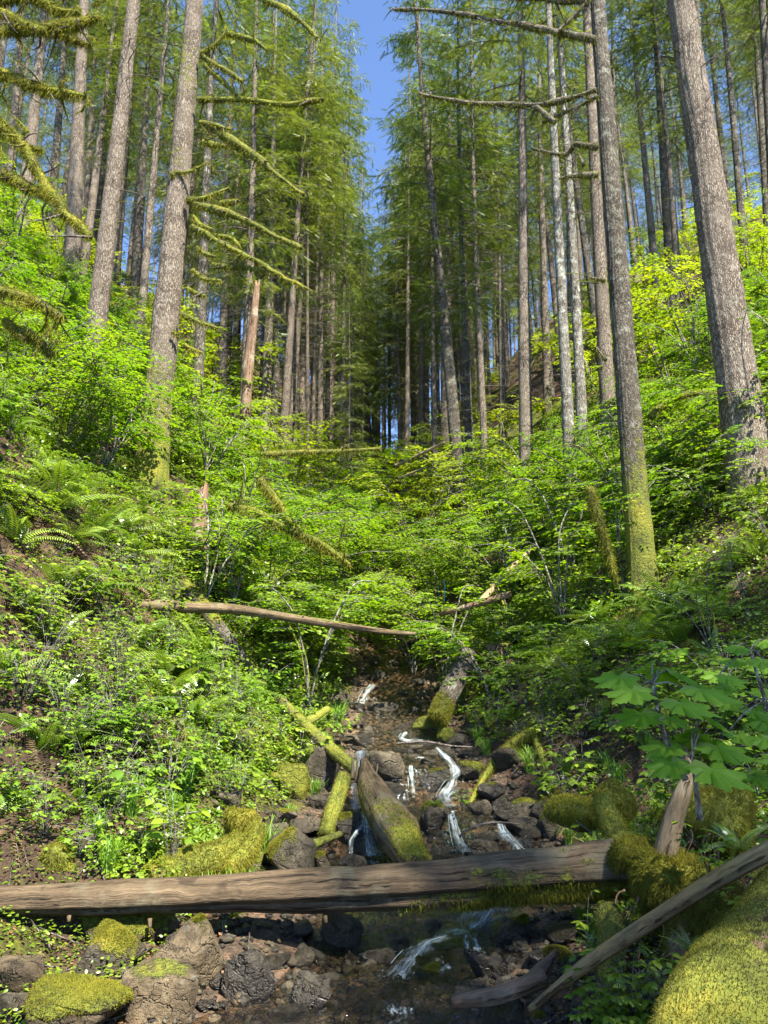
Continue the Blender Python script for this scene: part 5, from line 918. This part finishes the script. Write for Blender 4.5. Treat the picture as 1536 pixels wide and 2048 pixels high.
def smalls():
    r = np.random.default_rng(23)
    for i, (px, py) in enumerate([(30, 1050), (90, 1060), (150, 1110), (215, 1130), (60, 1120), (250, 1170), (30, 1560), (60, 1610), (20, 1660), (90, 1580), (110, 1660), (50, 1470), (190, 1450), (240, 1490), (1440, 1480), (1290, 1490), (1500, 1690), (1180, 1480), (20, 1250), (90, 1300)]):
        put(DF[i % 2], 'dead_fern', 'withered brown fern clump', 'fern', px, py, r.uniform(.9, 1.4), i*1.3, group='withered ferns')
    def sc(n, ymin, ymax, mind, ok, seed, protos, name, look, cat, s0, s1, group, power=1.):
        for x, Y in scatter(n, ymin, ymax, mind, ok, seed, power):
            z = float(H(x, Y)); sl = float(H(x+.2, Y)-H(x-.2, Y))/.4; place(protos[int(r.integers(0, len(protos)))], name, look, cat, (x, Y, z-.02), r.uniform(0, 6.28), r.uniform(s0, s1), group, tilt=(-sl*.3, -.1))
    def dd(x, Y): return abs(x-xc(Y))-hw(Y)
    vis = lambda x, Y: -60 < proj([x, Y, float(H(x, Y))])[0] < 1600
    sc(225, 6.8, 20, .32, lambda x, Y: dd(x, Y) > (1.5 if Y < 12 else .8) and vis(x, Y) and not (x > 0 and Y < 6.5), 31, FE, 'sword_fern', 'sword fern', 'fern', .6, 1.3, 'sword ferns on the banks', .8)
    sc(285, 5.2, 16, .21, lambda x, Y: dd(x, Y) > (.3 if x > 0 or Y > 9 else .8) and vis(x, Y) and not (x < 0 and Y < 6.6) and not (x > 0 and Y < 5.8 and x < 1.2), 32, PL, 'leafy_plant', 'small bright leafy plant', 'plant', .5, 1.25, 'small leafy plants on the banks', .9)
    sc(60, 6.4, 15, .3, lambda x, Y: (.15 < dd(x, Y) < 1.6) and vis(x, Y), 33, GR, 'grass_tuft', 'tuft of fine grass', 'grass tuft', .6, 1.2, 'grass tufts by the creek')
    BB = [proto_plant(95, 16, .85, .065), proto_plant(96, 14, 1.0, .075), proto_plant(97, 18, .7, .055)]
    for i in range(64):
        px, py = (r.uniform(-20, 520), r.uniform(1180, 1690)) if i % 3 else (r.uniform(1010, 1500), r.uniform(1380, 1600)); g = hit(px, py)
        if abs(g[0]-xc(g[1]))-hw(g[1]) < .75 or g[1] < 6.5: continue
        place(BB[i % 3], 'berry_bush', 'loose knee-high berry bush', 'shrub', g-np.array([0, 0, .02]), r.uniform(0, 6.28), r.uniform(.55, 1.0), 'berry bushes on the banks', tilt=(.1 if px < 700 else -.1, -.1))
    # the leafy patch under the pole, lower right
    for i in range(26):
        px = r.uniform(1180, 1370); py = r.uniform(1930, 2060); 
        if px > 1330-(py-1930)*.1: continue
        p = atY(px, py+25, 4.35); place(PL[4 if i % 2 else 0], 'leafy_plant', 'shaded leafy plant under the thin pole', 'plant', (p[0], p[1], max(float(H(p[0], p[1])), p[2]-.2)), r.uniform(0, 6.28), r.uniform(.5, .8), 'shaded leafy plants under the thin pole')
    for i, (px, py, Y, s, lb) in enumerate([(925, 1620, 8.9, .45, 'bright palm-sized plant leaning from the creek-middle stone'), (560, 1470, 9.9, .7, 'leafy sprig over the moss-wrapped stone'), (445, 1880, 6.1, .4, 'few-leaved plant on pebbles under the log'), (1420, 1760, 5.2, .6, 'pale round-leaved plant between root mass and pole'), (60, 1895, 6.4, .5, 'star-leaved plant under the log at far left'), (480, 1600, 8.2, .7, 'leafy sprig above the glowing moss hump'), (1510, 1870, 4.2, .5, 'small leafy sprig above the corner log')]):
        place(PL[i % 3], 'leafy_plant', '', 'plant', atY(px, py, Y), i*1.9, s, None, lb)
smalls()
# ---- ground cover: leaves too many to count, and dead litter
def cover():
    r = np.random.default_rng(41); mb = MB(); m = 120000; Y = 4.8+30*r.random(m)**1.5; x = r.uniform(-.6, .6, m)*Y; d = np.abs(x-xc(Y))-hw(Y)
    dens = fn(np.stack([x, Y], -1), 1.1, 51, 3); k = (d > .25+.3*r.random(m)) & (dens+r.normal(size=m)*.25 > np.where(x < 0, -.6, -.3)); x, Y = x[k], Y[k]; n = len(x)
    hgt = r.random(n)**1.5*.22*np.clip(Y/10, .5, 1.6); z = H(x, Y)+.01+hgt; nn = norm(np.array([0, -.15, 1.])+r.normal(size=(n, 3))*.35); s = (.022+.03*r.random(n))*np.clip(Y/9, .8, 2.2)
    inst(mb, *OVATE, np.stack([x, Y, z], -1), norm(r.normal(size=(n, 3))*[1, 1, .25]), nn, s, rnd=r.random(n)); o = link('ground_cover', mb.mesh('ground cover', M['plant'], smooth=False, attrs=('rnd',)), kind='stuff'); o['label'] = 'low leafy ground cover spread over both banks'
    mb = MB(); nc = 15000; Yc_ = 6.3+26*r.random(nc)**1.35; xq = r.uniform(-.6, .6, nc)*Yc_; d = np.abs(xq-xc(Yc_))-hw(Yc_); k = (d > np.where(xq > xc(Yc_), .38, .6)) & (fn(np.stack([xq, Yc_], -1), .8, 52, 2)+r.normal(size=nc)*.35 > np.where((xq < 0) & (Yc_ < 14), -.9, -.45)) & ~((Yc_ < 6.55) & (xq < 0)); FP = np.array(FERNPOS); k &= np.min((xq[:, None]-FP[None, :, 0])**2+(Yc_[:, None]-FP[None, :, 1]+.35)**2, axis=1) > .42**2; xq, Yc_ = xq[k], Yc_[k]; nc = len(xq); m = nc*20
    cr_ = (.10+.22*r.random(nc))*np.clip(Yc_/11, .6, 1.5); v = norm(r.normal(size=(m, 3))); v[:, 2] = np.abs(v[:, 2]); cc = np.repeat(np.stack([xq, Yc_, H(xq, Yc_)], -1), 20, 0); rad = np.repeat(cr_, 20); pos = cc+v*rad[:, None]*(.45+.55*r.random((m, 1)))*[1.2, 1.2, 1.1]
    nn = norm(v*.5+np.array([0, -.1, .9])+r.normal(size=(m, 3))*.3); inst(mb, *OVATE, pos, norm(v*[1, 1, .2]+r.normal(size=(m, 3))*.5), nn, np.repeat(.03+.055*r.random(nc)**1.5, 20)*np.clip(pos[:, 1]/11, .75, 1.6)*r.uniform(.7, 1.2, m), rnd=np.clip(np.repeat(r.random(nc), 20)*.6+.4*r.random(m), 0, 1)); o = link('undergrowth', mb.mesh('undergrowth', M['plant'], smooth=False, attrs=('rnd',)), kind='stuff'); o['label'] = 'dense knee-high leafy undergrowth clothing both slopes'
    mb = MB(); m = 42000; Y = 4.5+22*r.random(m)**1.4; x = r.uniform(-.6, .6, m)*Y; d = np.abs(x-xc(Y))-hw(Y); k = d > .1; x, Y = x[k], Y[k]; n = len(x)
    nn = norm(np.array([0, 0, 1.])+r.normal(size=(n, 3))*.4); inst(mb, *RHOMB, np.stack([x, Y, H(x, Y)+.012+.03*r.random(n)], -1), norm(r.normal(size=(n, 3))*[1, 1, .3]), nn, .015+.03*r.random(n)**2, rnd=r.random(n)); o = link('dead_leaves', mb.mesh('dead leaves', M['litter'], smooth=False, attrs=('rnd',)), kind='stuff'); o['label'] = 'brown dead leaves and needle litter on the slopes'
    # dead twigs
    mb = MB()
    for i in range(700):
        Y = 4.8+14*r.random()**1.2; x = r.uniform(-.55, .55)*Y
        if abs(x-xc(Y))-hw(Y) < .1 and r.random() < .8: continue
        a = r.uniform(0, 6.28); L = r.uniform(.1, .5); e = np.array([math.cos(a), math.sin(a)])*L; p = np.array([x, Y]); q = p+e; mid = (p+q)/2+r.normal(size=2)*.04*L
        c = [np.array([*w_, float(H(*w_))+.02+r.random()*.05]) for w_ in (p, mid, q)]; tube(mb, c, [.006, .005, .002], 4, 1)
    o = link('twig_litter', mb.mesh('twigs', M['twig']), kind='stuff'); o['label'] = 'dead twigs and sticks scattered over the banks'
cover()
# ---- devil's-club-like plant: broad jagged leaves on long stalks
def club_leaf(n=7, sub=5):
    a0 = math.pi-.45; V = [[0, 0, 0]]; k = (2*n-1-1)*sub+1; t = np.linspace(-a0, a0, k); ph = (t+a0)/(2*a0)*(n-1)
    lob = np.abs(2*(ph % 1)-1)**.85; r = (.30+.26*lob)*(1-.22*np.abs(t)/math.pi)+.022*np.sign(np.sin(ph*math.pi*9))
    z = .035*np.cos(ph*2*math.pi)-.12*r**2*2; rim = np.stack([.36+r*np.cos(t), r*np.sin(t), z], -1); mid = np.stack([.30+.5*r*np.cos(t)*.95, .5*r*np.sin(t), .02*np.cos(ph*2*math.pi)+.01], -1)
    V = np.vstack([[[0, 0, -.0]], mid, rim, [[.30, 0, .03]]]); c = len(V)-1; T = []
    for i in range(k-1): T += [[c, 1+i, 2+i], [1+i, 1+k+i, 2+k+i], [1+i, 2+k+i, 2+i]]
    T += [[0, 1, c], [0, c, k], [0, k, 2*k], [0, 1+k, 1]]; return V, np.array(T), np.concatenate([[1], lob**3, lob**3, [1]])
CL = club_leaf()
def club_plant(stem, leaves, name, label, cat='shrub'):
    t = thing(name, '', cat, loc=stem[0], label=label); base = np.array(stem[0]); st = MB(); tube(st, np.array(stem)-base, np.linspace(.016, .009, len(stem)), 8, .04, .15); link('stem', st.mesh('stem', M['pole']), t)
    for (p, d, nn, s, k) in leaves:
        q = np.array(stem[k])-base; p = np.array(p)-base; d = norm(np.array(d, float)); root = p-d*s*.36; mb = MB(); inst(mb, CL[0], CL[1], root[None], d[None], norm(np.array([nn], float)), np.array([s]), rnd=np.array([rng.random()]), tm=CL[2]); o = link('leaf', mb.mesh('leaf', M['club'], smooth=False, attrs=('rnd', 'moss')), t)
        sk_ = MB(); tube(sk_, [q, (q+root)/2+[0, 0, .02], root], [.005, .004, .003], 5, .05); link('leaf_stalk', sk_.mesh('stalk', M['pole']), t)
Yc = 3.9
stem = [atY(1372, 1560, Yc), atY(1340, 1500, Yc), atY(1318, 1430, Yc), atY(1305, 1370, Yc)]
def LV(px, py, w, dirx, k=3, dy=0., up=.95, fwd=-.5): return (atY(px, py, Yc+dy), (dirx, fwd, -.28), (dirx*.12, -.42, up), w/F*Yc*1.12, k)
club_plant(stem, [LV(1235, 1358, 92, -1, dy=-.1), LV(1262, 1385, 90, -.7, dy=-.25), LV(1287, 1335, 66, -.3, dy=.1, fwd=.5), LV(1322, 1348, 84, .2, fwd=.7, dy=.2), LV(1362, 1352, 88, .8, dy=.1, fwd=.3), LV(1412, 1385, 104, 1, dy=-.1), LV(1372, 1412, 96, .9, k=2, dy=-.3), LV(1278, 1432, 92, -1, k=2, dy=-.15), LV(1345, 1440, 60, .5, k=2)], 'broadleaf_shrub', 'tall shrub with very large jagged flat leaves on long stalks at right', 'shrub')
stem2 = [atY(1400, 1640, Yc-.1), atY(1392, 1570, Yc-.1), atY(1385, 1520, Yc-.1)]
club_plant(stem2, [LV(1330, 1495, 88, -.9, k=2), LV(1340, 1530, 84, -.7, k=2, dy=-.25), LV(1395, 1482, 74, .1, k=2, fwd=.5), LV(1445, 1500, 104, 1, k=2, dy=-.1), LV(1432, 1545, 104, .6, k=2, dy=-.4), LV(1372, 1470, 64, -.1, k=2, fwd=.5), LV(1420, 1440, 84, .6, k=2, fwd=.4)], 'broadleaf_shrub', 'lower clump of big jagged leaves beside the grey broken stub', 'shrub')
rr_ = np.random.default_rng(77)
stem3 = [atY(1600, 1620, 4.4), atY(1560, 1500, 4.4), atY(1530, 1400, 4.3), atY(1500, 1300, 4.3)]; Yc = 4.3
club_plant(stem3, [LV(1425+rr_.uniform(0, 130), y_+rr_.normal()*8, rr_.uniform(44, 66), rr_.uniform(-1, 1), k=int(np.clip(3-(y_-1300)//90, 0, 3)), dy=rr_.normal()*.25) for y_ in np.linspace(1290, 1560, 26)], 'maple_sapling', 'young maple with mid-sized pointed leaves crowding the right edge', 'shrub')
# thin pale sapling before the thickest trunk
b = atY(1480, 760, 9.); st = MB(); tube(st, [atY(1500, 800, 9), atY(1484, 700, 9), atY(1488, 640, 9), atY(1503, 598, 9)], [.012, .010, .008, .004], 5, .1, .1, moss=.3); o = thing('sapling', '', 'tree', me=st.mesh('stem', M['pole']), label='thin young sapling with few bright round leaves by the thickest trunk'); lf = MB(); q = np.array([atY(1503+x, 600+y, 9) for x, y in [(-8, 0), (5, -4), (10, 8), (-4, 12), (4, 40), (-14, 36), (-6, 60), (12, 55), (0, 22), (-18, 20)]])
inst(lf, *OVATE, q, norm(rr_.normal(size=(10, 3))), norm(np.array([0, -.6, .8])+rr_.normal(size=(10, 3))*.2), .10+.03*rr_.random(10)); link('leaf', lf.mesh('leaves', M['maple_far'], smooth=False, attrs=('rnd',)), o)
# ------------------------------------------------------------------ labels
bpy.context.view_layer.update()
LM = [('the thick pale fir', 330, 600), ('the red-brown snag', 500, 700), ('the sky gap', 745, 150), ('the straight middle fir', 893, 650), ('the slim dark trunk', 1235, 700), ('the thickest trunk', 1430, 500), ('the highest sword fern', 90, 1000),
      ('the thin fallen trunk', 480, 1225), ('the charred stump', 424, 1150), ('the reddish pole', 950, 1208), ('the blackened limb', 1430, 1260), ('the draped moss hump', 310, 1520), ('the moss-wrapped stone', 586, 1560), ('the mossy post', 668, 1610),
      ('the leaning log', 785, 1650), ('the right cascade', 900, 1560), ('the arching mossy root', 1040, 1510), ('the golden moss root', 400, 1725), ('the root mass', 1335, 1760), ('the fallen log', 300, 1800), ('the wet brown boulder', 680, 1870), ('the angular tan block', 322, 1985),
      ('the cascade under the log', 960, 1850), ('the rotten wood', 1000, 1990), ('the corner log', 1440, 1960), ('the upper cascade', 735, 1390), ('the level mossy limb', 650, 905), ('the broad-leaved shrub', 1310, 1400), ('the pale far boulder', 760, 1060),
      ('the bright step moss', 1150, 1620), ('the upper left moss branches', 80, 150), ('the dark level branches', 1000, 190), ('the lower pool', 760, 1960), ('the tan upright stone', 1045, 1390), ('the grey left trunk', 220, 500)]
SHORT = {}
from collections import defaultdict
B = defaultdict(list)
for T_ in THINGS:
    o = T_['o']
    if T_['label']:
        o['label'] = T_['label']
        if T_['group']: o['group'] = T_['group']
        continue
    p = T_['pos']+np.array([0, 0, .2]); px, py, d = proj(p); px = min(max(px, 0), 1536); py = min(max(py, 0), 2048)
    k = min(range(len(LM)), key=lambda i: (LM[i][1]-px)**2+((LM[i][2]-py)*1.0)**2); nm, lx, ly = LM[k]; dx, dy = px-lx, py-ly
    rel = ('right of ' if dx > 0 else 'left of ') if abs(dx) > abs(dy) else ('below ' if dy > 0 else 'above ')
    B[T_['look']+' '+rel+nm].append((px, T_))
ORD = ['leftmost', 'second from left', 'third from left', 'fourth from left', 'fifth from left', 'sixth from left', 'seventh from left', 'eighth from left', 'ninth from left']
for lab, L in B.items():
    L.sort(key=lambda a: a[0]); n = len(L)
    for i, (px, T_) in enumerate(L):
        o = T_['o']
        if n == 1: o['label'] = lab
        elif n <= 9:
            w_ = lab if i < n-1 or n < 3 else lab; q = ORD[i] if i < n-1 else 'rightmost'; o['label'] = ' '.join((lab+', '+q).split()[:16])
        else: o['label'] = lab
        if T_['group']: o['group'] = T_['group']+('' if n <= 9 else ', '+lab)
        elif n > 9: o['group'] = lab
print('things', len(THINGS))
